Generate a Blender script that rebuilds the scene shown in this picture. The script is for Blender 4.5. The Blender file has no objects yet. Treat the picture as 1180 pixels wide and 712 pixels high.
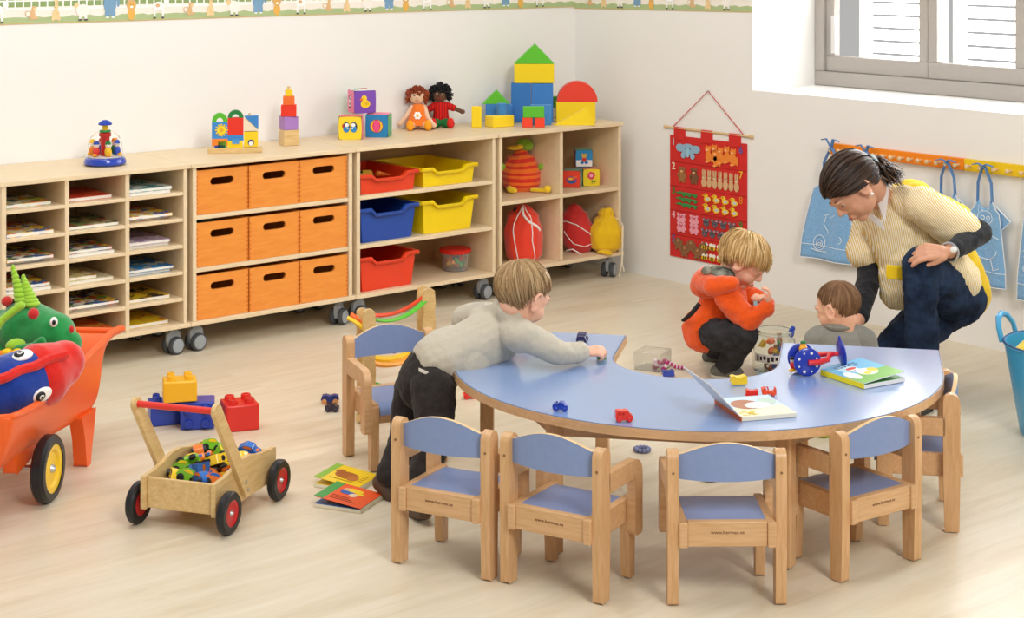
import bpy, bmesh, math, random
from mathutils import Vector, Matrix, Euler
random.seed(7)
R = math.radians
scene = bpy.context.scene
COL = scene.collection
# ------------------------------------------------------------------ camera
F_, Y0, TH, CX, CY, CH = 1975.4, -73.69, .7032, -6.0662, -6.6443, 1.7
SN, CS = math.sin(TH), math.cos(TH)
RZ0 = -TH
cd = bpy.data.cameras.new('camera'); cam = bpy.data.objects.new('camera', cd); COL.objects.link(cam)
cam.location = (CX, CY, CH); cam.rotation_euler = (R(90), 0, -TH)
cd.sensor_width = 36; cd.lens = 36 * F_ / 1180; cd.shift_y = -(356 - Y0) / 1180; cd.clip_end = 100
scene.camera = cam
def W(u, v, z=0): return Vector((CX + v * SN + u * CS, CY + v * CS - u * SN, z))
def P(x, y, z=0):
    "point of the horizontal plane z seen at photo position x,y"
    v = F_ * (CH - z) / (y - Y0); return W((x - 590) * v / F_, v, z)
def PV(x, y, v): return W((x - 590) * v / F_, v, CH - (y - Y0) * v / F_)
def PR(x, y, off=0):
    "point on the right wall (X = -off)"
    t = x - 590; dx = -off - CX; dy = (F_ * dx * CS - t * dx * SN) / (t * CS + F_ * SN)
    v = dx * SN + dy * CS; return Vector((-off, CY + dy, CH - (y - Y0) * v / F_))
def PL(x, y, off=0):
    t = x - 590; dy = -off - CY; dx = (t * dy * CS + F_ * dy * SN) / (F_ * CS - t * SN)
    v = dx * SN + dy * CS; return Vector((CX + dx, -off, CH - (y - Y0) * v / F_))
def D(u, v, z=0): return Vector((v * SN + u * CS, v * CS - u * SN, z))   # direction

# ------------------------------------------------------------------ materials
def lin(c):
    if isinstance(c, str):
        c = c.lstrip('#'); c = [int(c[i:i + 2], 16) / 255 for i in (0, 2, 4)]
    return tuple((x / 12.92 if x <= .04045 else ((x + .055) / 1.055) ** 2.4) for x in c) + (1,)
MC = {}
def mat(name, col, rough=.5, spec=.5, kind=None, col2=None, scale=8, bump=0, amount=.5, stretch=(1, 1, 1), trans=0, coat=0, sheen=0, metal=0, emit=0, sss=0, rot=(0, 0, 0), ior=1.45, alpha=1):
    if name in MC: return MC[name]
    m = bpy.data.materials.new(name); m.use_nodes = True; nt = m.node_tree; N = nt.nodes; L = nt.links
    b = N['Principled BSDF']; c = lin(col)
    b.inputs['Base Color'].default_value = c; b.inputs['Roughness'].default_value = rough
    b.inputs['Specular IOR Level'].default_value = spec; b.inputs['Metallic'].default_value = metal
    b.inputs['Coat Weight'].default_value = coat; b.inputs['Coat Roughness'].default_value = .15
    b.inputs['Sheen Weight'].default_value = sheen; b.inputs['Transmission Weight'].default_value = trans
    b.inputs['IOR'].default_value = ior; b.inputs['Alpha'].default_value = alpha
    if sss:
        b.inputs['Subsurface Weight'].default_value = sss; b.inputs['Subsurface Radius'].default_value = (.02, .008, .005); b.inputs['Subsurface Scale'].default_value = .5
    if emit:
        b.inputs['Emission Color'].default_value = c; b.inputs['Emission Strength'].default_value = emit
    def node(t, **k):
        n = N.new(t)
        for a, v in k.items(): n.inputs[a].default_value = v
        return n
    if kind or bump:
        tc = node('ShaderNodeTexCoord'); mp = node('ShaderNodeMapping'); mp.inputs['Scale'].default_value = stretch; mp.inputs['Rotation'].default_value = rot
        L.new(tc.outputs['Object'], mp.inputs['Vector']); fac = None
        if kind in ('noise', 'wood', None, 'grain'):
            t = node('ShaderNodeTexNoise', Scale=scale, Detail=5, Roughness=.6); L.new(mp.outputs[0], t.inputs['Vector']); fac = t.outputs['Fac']
            if kind == 'wood': t.inputs['Distortion'].default_value = .6
        elif kind == 'stripes':
            t = node('ShaderNodeTexWave', Scale=scale, Distortion=0.2); L.new(mp.outputs[0], t.inputs['Vector']); fac = t.outputs['Fac']
        elif kind == 'wrinkle':
            t = node('ShaderNodeTexNoise', Scale=scale, Detail=3, Distortion=1.2); L.new(mp.outputs[0], t.inputs['Vector']); fac = t.outputs['Fac']
        elif kind == 'voronoi':
            t = node('ShaderNodeTexVoronoi', Scale=scale); L.new(mp.outputs[0], t.inputs['Vector']); fac = t.outputs['Distance']
        if col2:
            cr = N.new('ShaderNodeValToRGB'); cr.color_ramp.elements[0].color = c; cr.color_ramp.elements[1].color = lin(col2)
            a = .5 - .25 * (1 - amount); cr.color_ramp.elements[0].position = .5 - .22 / max(amount, .01) * .5; cr.color_ramp.elements[1].position = .5 + .22 / max(amount, .01) * .5
            cr.color_ramp.elements[0].position = max(0, cr.color_ramp.elements[0].position); cr.color_ramp.elements[1].position = min(1, cr.color_ramp.elements[1].position)
            L.new(fac, cr.inputs[0]); L.new(cr.outputs[0], b.inputs['Base Color'])
        if bump:
            bp = node('ShaderNodeBump', Strength=abs(bump), Distance=.01 if kind != 'wrinkle' else .03); L.new(fac, bp.inputs['Height']); L.new(bp.outputs[0], b.inputs['Normal'])
    MC[name] = m; return m
def comic(name, cols, scale=30, rough=.3):
    "printed paper: patches of several inks"
    if name in MC: return MC[name]
    m = bpy.data.materials.new(name); m.use_nodes = True; nt = m.node_tree; N = nt.nodes; L = nt.links; b = N['Principled BSDF']
    tc = N.new('ShaderNodeTexCoord'); v = N.new('ShaderNodeTexVoronoi'); v.inputs['Scale'].default_value = scale
    no = N.new('ShaderNodeTexNoise'); no.inputs['Scale'].default_value = scale * .5; mx = N.new('ShaderNodeMixRGB'); mx.inputs[0].default_value = .12
    L.new(tc.outputs['Object'], no.inputs['Vector']); L.new(tc.outputs['Object'], mx.inputs[1]); L.new(no.outputs['Color'], mx.inputs[2]); L.new(mx.outputs[0], v.inputs['Vector'])
    sp = N.new('ShaderNodeSeparateColor'); L.new(v.outputs['Color'], sp.inputs[0])
    cr = N.new('ShaderNodeValToRGB'); cr.color_ramp.interpolation = 'CONSTANT'; el = cr.color_ramp.elements
    while len(el) < len(cols): el.new(.5)
    for i, c in enumerate(cols): el[i].position = i / len(cols); el[i].color = lin(c)
    L.new(sp.outputs[0], cr.inputs[0]); L.new(cr.outputs[0], b.inputs['Base Color']); b.inputs['Roughness'].default_value = rough
    MC[name] = m; return m
def C(hexc, rough=.4, **k): return mat('paint_' + hexc.lstrip('#') + '_%d' % int(rough * 100) + ''.join(sorted(str(x) for x in k.values())), hexc, rough, **k)

M = dict(
 wall=mat('wall_paint', '#efede9', .85, .2, 'noise', '#f0eeea', 3, .02, .3),
 maple=mat('maple', '#ead5b2', .42, .4, 'wood', '#e3ccA6', 5, .01, .4, (1, 6, 8)),
 maple_d=mat('maple_shaded', '#d2b083', .5, .3, 'wood', '#c8a577', 5, .01, .4, (1, 6, 8)),  # back panels toned darker, painting in the shade deep inside the units
 beech=mat('beech', '#ddb284', .38, .45, 'wood', '#c99b68', 7, .03, .55, (14, 14, 1.6), coat=.15),
 beech_h=mat('beech_horizontal', '#deb488', .38, .45, 'wood', '#cb9f6e', 7, .03, .55, (1.6, 14, 14), coat=.15),
 birch=mat('birch', '#e5c68d', .38, .45, 'wood', '#d0ac70', 7, .03, .55, (2, 10, 14), coat=.2),
 lam=mat('blue_laminate', '#86a2d2', .28, .6, 'noise', '#8ba6d5', 60, 0, .4, coat=1),
 lamc=mat('blue_laminate_chair', '#8094c0', .3, .45, 'noise', '#8699c4', 60, 0, .4),
 box=mat('orange_stained_wood', '#f09a42', .4, .4, 'wood', '#e68b36', 5, .01, .6, (2, 6, 12), coat=.1),
 boxd=mat('orange_wood_inside', '#b5561c', .6, .2),
 wheelg=mat('grey_plastic', '#9aa0a4', .4, .4), wheeld=mat('dark_grey_rubber', '#4d4f52', .6, .3), steel=mat('steel', '#c6c8ca', .3, .5, metal=.9),
 black=mat('black_rubber', '#1d1e20', .35, .5), skin=mat('fair_skin', '#f0bfa2', .5, .35, 'noise', '#eab094', 20, .02, .3, sss=.15),
 skinw=mat('tan_skin', '#dca486', .48, .4, 'noise', '#d29a7c', 20, .02, .3, sss=.12),
 white=mat('white_plain', '#f6f6f4', .5), glass=mat('clear_glass', '#ffffff', .02, .5, trans=1, ior=1.12),
 paper=mat('paper', '#f1eee4', .7, .2))

# ------------------------------------------------------------------ mesh builder
def rotm(axis, a): return Matrix.Rotation(a, 4, axis)
def frame(o, x=None, y=None, z=None):
    "4x4 from origin and axes"
    m = Matrix.Identity(4)
    for i, a in enumerate((x, y, z)):
        for j in range(3): m[j][i] = a[j]
    for j in range(3): m[j][3] = o[j]
    return m
def basis(d, up=(0, 0, 1)):
    d = Vector(d).normalized(); up = Vector(up)
    if abs(d.dot(up.normalized())) > .98: up = Vector((1, 0, 0))
    a = up.cross(d).normalized(); b = d.cross(a).normalized(); return a, b, d
class MB:
    def __init__(s): s.v = []; s.f = []; s.mi = []; s.mats = []
    def m(s, mt):
        if mt not in s.mats: s.mats.append(mt)
        return s.mats.index(mt)
    def add(s, vs, fs, mt, T=None):
        k = len(s.v); T = T or Matrix.Identity(4)
        s.v += [T @ Vector(p) for p in vs]; i = s.m(mt)
        for f in fs: s.f.append(tuple(k + j for j in f)); s.mi.append(i)
        return s
    def box(s, c, d, mt, T=None):
        x, y, z = c; a, b, e = d[0] / 2, d[1] / 2, d[2] / 2
        vs = [(x + i * a, y + j * b, z + k * e) for i in (-1, 1) for j in (-1, 1) for k in (-1, 1)]
        return s.add(vs, [(0, 1, 3, 2), (4, 6, 7, 5), (0, 4, 5, 1), (2, 3, 7, 6), (0, 2, 6, 4), (1, 5, 7, 3)], mt, T)
    def box2(s, a, b, mt, T=None):
        return s.box([(a[i] + b[i]) / 2 for i in range(3)], [abs(b[i] - a[i]) for i in range(3)], mt, T)
    def prism(s, pts, a, b, mt, ax='y', T=None, mside=None):
        "polygon in the plane normal to ax, from a to b"
        def q(p, h): return {'x': (h, p[0], p[1]), 'y': (p[0], h, p[1]), 'z': (p[0], p[1], h)}[ax]
        n = len(pts); vs = [q(p, a) for p in pts] + [q(p, b) for p in pts]
        s.add(vs, [tuple(range(n)), tuple(range(2 * n - 1, n - 1, -1))], mt, T)
        return s.add(vs, [(i, (i + 1) % n, n + (i + 1) % n, n + i) for i in range(n)], mside or mt, T)
    def ring(s, outer, inner, a, b, mt, ax='y', T=None):
        def q(p, h): return {'x': (h, p[0], p[1]), 'y': (p[0], h, p[1]), 'z': (p[0], p[1], h)}[ax]
        n = len(inner); vs = [q(p, a) for p in outer] + [q(p, a) for p in inner] + [q(p, b) for p in outer] + [q(p, b) for p in inner]; fs = []
        for i in range(n):
            j = (i + 1) % n
            fs += [(i, j, n + j, n + i), (2 * n + j, 2 * n + i, 3 * n + i, 3 * n + j), (j, i, 2 * n + i, 2 * n + j), (n + i, n + j, 3 * n + j, 3 * n + i)]
        return s.add(vs, fs, mt, T)
    def tube(s, path, r, mt, n=8, T=None, closed=False, flat=1, cap=True, up=(0, 0, 1)):
        path = [Vector(p) for p in path]; k = len(path); rr = r if isinstance(r, (list, tuple)) else [r] * k
        vs = []; fs = []; pa = None
        for i, p in enumerate(path):
            if closed: d = path[(i + 1) % k] - path[i - 1]
            else: d = path[min(i + 1, k - 1)] - path[max(i - 1, 0)]
            if d.length < 1e-9: d = Vector((0, 0, 1))
            d.normalize()
            if pa is None: a, b, _ = basis(d, up)
            else:
                b = d.cross(pa); b = b.normalized() if b.length > 1e-6 else basis(d, up)[1]; a = b.cross(d).normalized()
            pa = a
            for j in range(n):
                t = 2 * math.pi * j / n; vs.append(p + a * math.cos(t) * rr[i] + b * math.sin(t) * rr[i] * flat)
        m_ = k if closed else k - 1
        for i in range(m_):
            for j in range(n):
                q = (i + 1) % k; fs.append((i * n + j, i * n + (j + 1) % n, q * n + (j + 1) % n, q * n + j))
        if not closed and cap: fs += [tuple(range(n - 1, -1, -1)), tuple((k - 1) * n + j for j in range(n))]
        return s.add(vs, fs, mt, T)
    def lathe(s, prof, mt, n=24, T=None, close=True):
        vs = []; fs = []; k = len(prof)
        for r, z in prof:
            for j in range(n): t = 2 * math.pi * j / n; vs.append((r * math.cos(t), r * math.sin(t), z))
        for i in range(k - 1):
            for j in range(n): fs.append((i * n + j, i * n + (j + 1) % n, (i + 1) * n + (j + 1) % n, (i + 1) * n + j))
        if close: fs += [tuple(range(n - 1, -1, -1)), tuple((k - 1) * n + j for j in range(n))]
        return s.add(vs, fs, mt, T)
    def cyl(s, c, r, h, mt, ax='z', n=24, T=None):
        Q = {'z': Matrix.Identity(4), 'x': rotm('Y', R(90)), 'y': rotm('X', R(-90))}[ax]
        Q = Matrix.Translation(c) @ Q
        return s.lathe([(r, -h / 2), (r, h / 2)], mt, n, (T @ Q) if T else Q)
    def ell(s, c, r, mt, T=None, nu=18, nv=12, Q=None):
        if not isinstance(r, (list, tuple)): r = (r, r, r)
        vs = [(0, 0, -r[2])]; fs = []
        for i in range(1, nv):
            e = -math.pi / 2 + math.pi * i / nv
            for j in range(nu):
                t = 2 * math.pi * j / nu; vs.append((r[0] * math.cos(e) * math.cos(t), r[1] * math.cos(e) * math.sin(t), r[2] * math.sin(e)))
        vs.append((0, 0, r[2])); top = len(vs) - 1
        for j in range(nu): fs.append((0, 1 + (j + 1) % nu, 1 + j))
        for i in range(nv - 2):
            for j in range(nu):
                a = 1 + i * nu; fs.append((a + j, a + (j + 1) % nu, a + nu + (j + 1) % nu, a + nu + j))
        a = 1 + (nv - 2) * nu
        for j in range(nu): fs.append((a + j, a + (j + 1) % nu, top))
        Z = Matrix.Translation(c) @ (Q.to_4x4() if Q else Matrix.Identity(4))
        return s.add(vs, fs, mt, (T @ Z) if T else Z)
    def cap(s, p0, r0, p1, r1, mt, n=14):
        "tapered capsule"
        p0, p1 = Vector(p0), Vector(p1); d = p1 - p0; L_ = d.length
        if L_ < 1e-6: return s.ell(p0, max(r0, r1), mt)
        a, b, d = basis(d); vs = []; fs = []; prof = []
        for i in range(1, 6): e = -math.pi / 2 + math.pi / 2 * i / 5; prof.append((r0 * math.cos(e), r0 * math.sin(e)))
        for i in range(0, 5): e = math.pi / 2 * i / 5; prof.append((r1 * math.cos(e), L_ + r1 * math.sin(e)))
        T = frame(p0, a, b, d); k = len(prof)
        vs = [(0, 0, -r0)]
        for r, z in prof:
            for j in range(n): t = 2 * math.pi * j / n; vs.append((r * math.cos(t), r * math.sin(t), z))
        vs.append((0, 0, L_ + r1))
        for j in range(n): fs.append((0, 1 + (j + 1) % n, 1 + j))
        for i in range(k - 1):
            for j in range(n): q = 1 + i * n; fs.append((q + j, q + (j + 1) % n, q + n + (j + 1) % n, q + n + j))
        q = 1 + (k - 1) * n
        for j in range(n): fs.append((q + j, q + (j + 1) % n, len(vs) - 1))
        return s.add(vs, fs, mt, T)
    def torus(s, c, R_, r, mt, n=28, k=8, T=None, ax='z', flat=1):
        pts = []
        for i in range(n):
            t = 2 * math.pi * i / n; x, y = R_ * math.cos(t), R_ * math.sin(t)
            pts.append({'z': (c[0] + x, c[1] + y, c[2]), 'x': (c[0], c[1] + x, c[2] + y), 'y': (c[0] + x, c[1], c[2] + y)}[ax])
        return s.tube(pts, r, mt, k, T, closed=True, flat=flat, up={'z': (0, 0, 1), 'x': (1, 0, 0), 'y': (0, 1, 0)}[ax])
    def disc(s, c, r, mt, T=None, ax='y', n=20, h=.001):
        "thin flat ellipse, r = radius or pair"
        if not isinstance(r, (list, tuple)): r = (r, r)
        pts = [(c[0] + r[0] * math.cos(2 * math.pi * i / n), c[2 if ax == 'y' else 1] + r[1] * math.sin(2 * math.pi * i / n)) for i in range(n)]
        k = c[1] if ax == 'y' else c[2]
        return s.prism(pts, k, k - h if ax == 'y' else k + h, mt, ax, T)
    def build(s, name, parent=None, loc=None, bevel=0, seg=2, angle=35, sub=0, solid=0, remesh=0, smooth=0, label=None, rz=None, disp=0, dscale=.05, soffset=-1, uppress=None):
        me = bpy.data.meshes.new(name); me.from_pydata([tuple(v) for v in s.v], [], s.f)
        for mt in s.mats: me.materials.append(mt)
        me.polygons.foreach_set('material_index', s.mi)
        bm = bmesh.new(); bm.from_mesh(me); bmesh.ops.recalc_face_normals(bm, faces=bm.faces); bm.to_mesh(me); bm.free()
        me.shade_smooth()
        if not remesh: me.set_sharp_from_angle(angle=R(angle))
        o = bpy.data.objects.new(name, me); COL.objects.link(o)
        if parent: o.parent = parent
        if loc is not None: o.location = loc
        if rz is not None: o.rotation_euler = (0, 0, rz)
        if solid: q = o.modifiers.new('solid', 'SOLIDIFY'); q.thickness = solid; q.offset = soffset
        if remesh:
            q = o.modifiers.new('remesh', 'REMESH'); q.mode = 'VOXEL'; q.voxel_size = remesh; q.use_smooth_shade = True
        if smooth: q = o.modifiers.new('smooth', 'SMOOTH'); q.factor = .5; q.iterations = smooth
        if disp:
            tx = bpy.data.textures.new(name + '_cloud', 'CLOUDS'); tx.noise_scale = dscale; tx.noise_depth = 2
            q = o.modifiers.new('wrinkle', 'DISPLACE'); q.texture = tx; q.strength = disp; q.mid_level = .5
        if bevel:
            q = o.modifiers.new('bevel', 'BEVEL'); q.width = bevel; q.segments = seg; q.limit_method = 'ANGLE'; q.angle_limit = R(40); q.harden_normals = False
        if sub: q = o.modifiers.new('sub', 'SUBSURF'); q.levels = sub; q.render_levels = sub
        if label: o['label'] = label
        return o
def thing(name, label, cat, loc=(0, 0, 0), rz=0, group=None):
    o = bpy.data.objects.new(name, None); COL.objects.link(o); o.location = loc; o.rotation_euler = (0, 0, rz); o.empty_display_size = .05
    return tag(o, label, cat, group)
def tag(o, label, cat, group=None):
    o['label'] = label; o['category'] = cat
    if group: o['group'] = group
    return o
def struct(o): o['kind'] = 'structure'; return o
def dup(o, parent=None, **k):
    c = o.copy(); COL.objects.link(c)
    if parent: c.parent = parent
    for ch in list(o.children): dup(ch, c)
    for a, v in k.items():
        if a == 'loc': c.location = v
        elif a == 'rz': c.rotation_euler = (0, 0, v)
        else: c[a] = v
    return c
def text(body, size, mt, T, thick=.0006, mb=None, align='CENTER'):
    cu = bpy.data.curves.new('t', 'FONT'); cu.body = body; cu.size = size; cu.extrude = thick; cu.align_x = align; cu.align_y = 'CENTER'
    cu.resolution_u = 2
    o = bpy.data.objects.new('t', cu); COL.objects.link(o); bpy.context.view_layer.update()
    me = o.evaluated_get(bpy.context.evaluated_depsgraph_get()).to_mesh()
    vs = [v.co.copy() for v in me.vertices]; fs = [tuple(p.vertices) for p in me.polygons]
    o.to_mesh_clear(); bpy.data.objects.remove(o); bpy.data.curves.remove(cu)
    mb = mb or MB(); mb.add(vs, fs, mt, T); return mb
# text matrix: text x -> a, text y -> b
def TF(o, a, b):
    a = Vector(a).normalized(); b = Vector(b).normalized(); return frame(Vector(o), a, b, a.cross(b))
def rrect(x0, z0, x1, z1, r, n=4):
    out = []
    for cx, cz, a in ((x1 - r, z0 + r, -90), (x1 - r, z1 - r, 0), (x0 + r, z1 - r, 90), (x0 + r, z0 + r, 180)):
        for i in range(n + 1): t = R(a + 90 * i / n); out.append((cx + r * math.cos(t), cz + r * math.sin(t)))
    return out
# ------------------------------------------------------------------ room
def floor_mat():
    m = bpy.data.materials.new('pale_floor_planks'); m.use_nodes = True; nt = m.node_tree; N = nt.nodes; L = nt.links; b = N['Principled BSDF']
    tc = N.new('ShaderNodeTexCoord'); mp = N.new('ShaderNodeMapping'); mp.inputs['Rotation'].default_value = (0, 0, 0)
    L.new(tc.outputs['Object'], mp.inputs['Vector'])
    br = N.new('ShaderNodeTexBrick'); br.inputs['Scale'].default_value = 1; br.inputs['Brick Width'].default_value = 1.3; br.inputs['Row Height'].default_value = .13
    br.inputs['Mortar Size'].default_value = .0012; br.inputs['Mortar Smooth'].default_value = .4; br.inputs['Color1'].default_value = (.2, .2, .2, 1); br.inputs['Color2'].default_value = (.8, .8, .8, 1); br.inputs['Mortar'].default_value = (0, 0, 0, 1)
    br.offset = .37; L.new(mp.outputs[0], br.inputs['Vector'])
    mp2 = N.new('ShaderNodeMapping'); mp2.inputs['Scale'].default_value = (1.1, 9, 1); L.new(mp.outputs[0], mp2.inputs['Vector'])
    addv = N.new('ShaderNodeVectorMath'); addv.operation = 'ADD'; L.new(mp2.outputs[0], addv.inputs[0]); L.new(br.outputs['Color'], addv.inputs[1])
    n1 = N.new('ShaderNodeTexNoise'); n1.inputs['Scale'].default_value = 1.6; n1.inputs['Detail'].default_value = 6; n1.inputs['Roughness'].default_value = .62; n1.inputs['Distortion'].default_value = .5; L.new(addv.outputs[0], n1.inputs['Vector'])
    cr = N.new('ShaderNodeValToRGB'); e = cr.color_ramp.elements; e[0].position = .26; e[0].color = lin('#d4c3a4'); e[1].position = .74; e[1].color = lin('#e9dfca'); e.new(.5).color = lin('#e1d4ba')
    L.new(n1.outputs['Fac'], cr.inputs[0])
    mx = N.new('ShaderNodeMixRGB'); mx.blend_type = 'MULTIPLY'; mx.inputs[0].default_value = .07; L.new(cr.outputs[0], mx.inputs[1]); L.new(br.outputs['Color'], mx.inputs[2])
    L.new(mx.outputs[0], b.inputs['Base Color']); b.inputs['Roughness'].default_value = .33; b.inputs['Specular IOR Level'].default_value = .4
    return m
o = struct(MB().box2((-9.5, -9.5, -.05), (.5, .4, 0), floor_mat()).build('floor'))
wl = MB().box2((-9.5, 0, -.05), (0, .12, 3.0), M['wall']); struct(wl.build('wall_back'))
# window opening from the photo's sill corner
a = PR(867, 104); Ya, Zs = a.y, a.z        # left jamb, sill height
def sillpt(x, y):
    v = F_ * (CH - Zs) / (y - Y0); return W((x - 590) * v / F_, v, Zs)
wf = sillpt(917, 95.5); DEP = wf.x          # plane of the window frame
print('window', Ya, Zs, 'frame plane', wf)
Yb = Ya - 3.0; Zt = 2.5
wr = MB()
wr.box2((0, .12, -.05), (.5, Ya, 3.0), M['wall']); wr.box2((0, Ya, -.05), (.5, Yb, Zs), M['wall'])
wr.box2((0, Ya, Zt), (.5, Yb, 3.0), M['wall']); wr.box2((0, Yb, -.05), (.5, -9.5, 3.0), M['wall'])
struct(wr.build('wall_right'))
# window: outer frame, sashes, glass, shutters
fr = mat('grey_window_frame', '#b0a9a2', .45, .4)
w = MB(); X = DEP
def mbar(y0, y1, z0, z1, x0=0, x1=.05, m=fr, mb=None): (mb or w).box2((X + x0, y0, z0), (X + x1, y1, z1), m)
mbar(Ya - .001, Yb + .001, Zs + .001, Zs + .07, -.02); mbar(Ya - .001, Ya - .055, Zs + .0705, Zt - .0605, -.02); mbar(Ya - .001, Yb + .001, Zt - .06, Zt - .001, -.02); mbar(Yb + .001, Yb + .055, Zs + .0705, Zt - .0605, -.02)
wob = struct(w.build('window_1', bevel=.004))
pl = lambda px: sillpt(px, 100)
def yat(px):   # Y on the frame plane seen at photo x
    t = px - 590; dx = X - CX; dy = (F_ * dx * CS - t * dx * SN) / (t * CS + F_ * SN); return CY + dy
ys = [Ya - .055, yat(1068), yat(1176), yat(1300), Yb + .055]
sash = MB()
for i, (p, q) in enumerate([(Ya - .055, yat(1069)), (yat(1069), yat(1181)), (yat(1181), yat(1320))]):
    for a_ in (('v', p), ('v', q)): pass
    sash.box2((X + .0, p - .001, Zs + .146), (X + .045, p - .05, Zt - .061), fr); sash.box2((X + .0, q + .05, Zs + .146), (X + .045, q + .001, Zt - .061), fr)
    sash.box2((X + .0, p - .001, Zs + .071), (X + .045, q + .001, Zs + .145), fr)
s_ = sash.build('window_sash', wob, bevel=.003)
g = MB(); g.box2((X + .02, Ya - .06, Zs + .1), (X + .024, Yb + .06, Zt - .1), mat('window_pane_glass', '#ffffff', .0, .5, trans=1, ior=1.02)); g.build('window_pane', wob)
hd = MB(); hy = yat(964); hd.box2((X - .03, hy + .012, Zs + .16), (X, hy - .012, Zs + .34), C('#d8d6d3')); hd.build('window_handle', wob, bevel=.004)
sh = mat('white_slat_glow', '#ffffff', .6, .3, emit=4.5); shf = mat('white_shutter_frame_glow', '#f4f3f0', .6, .3, emit=.35)  # slats and frames emit light themselves, standing in for daylight behind the shutters
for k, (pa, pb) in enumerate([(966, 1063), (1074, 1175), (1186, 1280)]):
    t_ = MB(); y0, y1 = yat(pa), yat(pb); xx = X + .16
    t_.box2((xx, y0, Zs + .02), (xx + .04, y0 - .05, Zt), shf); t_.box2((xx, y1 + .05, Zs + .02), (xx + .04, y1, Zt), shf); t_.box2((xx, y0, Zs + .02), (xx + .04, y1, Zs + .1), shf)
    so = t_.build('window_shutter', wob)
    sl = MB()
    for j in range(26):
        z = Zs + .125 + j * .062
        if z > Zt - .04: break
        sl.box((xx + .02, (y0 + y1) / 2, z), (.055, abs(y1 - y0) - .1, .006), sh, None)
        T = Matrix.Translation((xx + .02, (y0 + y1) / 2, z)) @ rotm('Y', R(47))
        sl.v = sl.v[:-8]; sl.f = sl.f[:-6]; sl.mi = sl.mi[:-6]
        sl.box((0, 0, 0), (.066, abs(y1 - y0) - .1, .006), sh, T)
    sl.build('shutter_slats', so)
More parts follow.
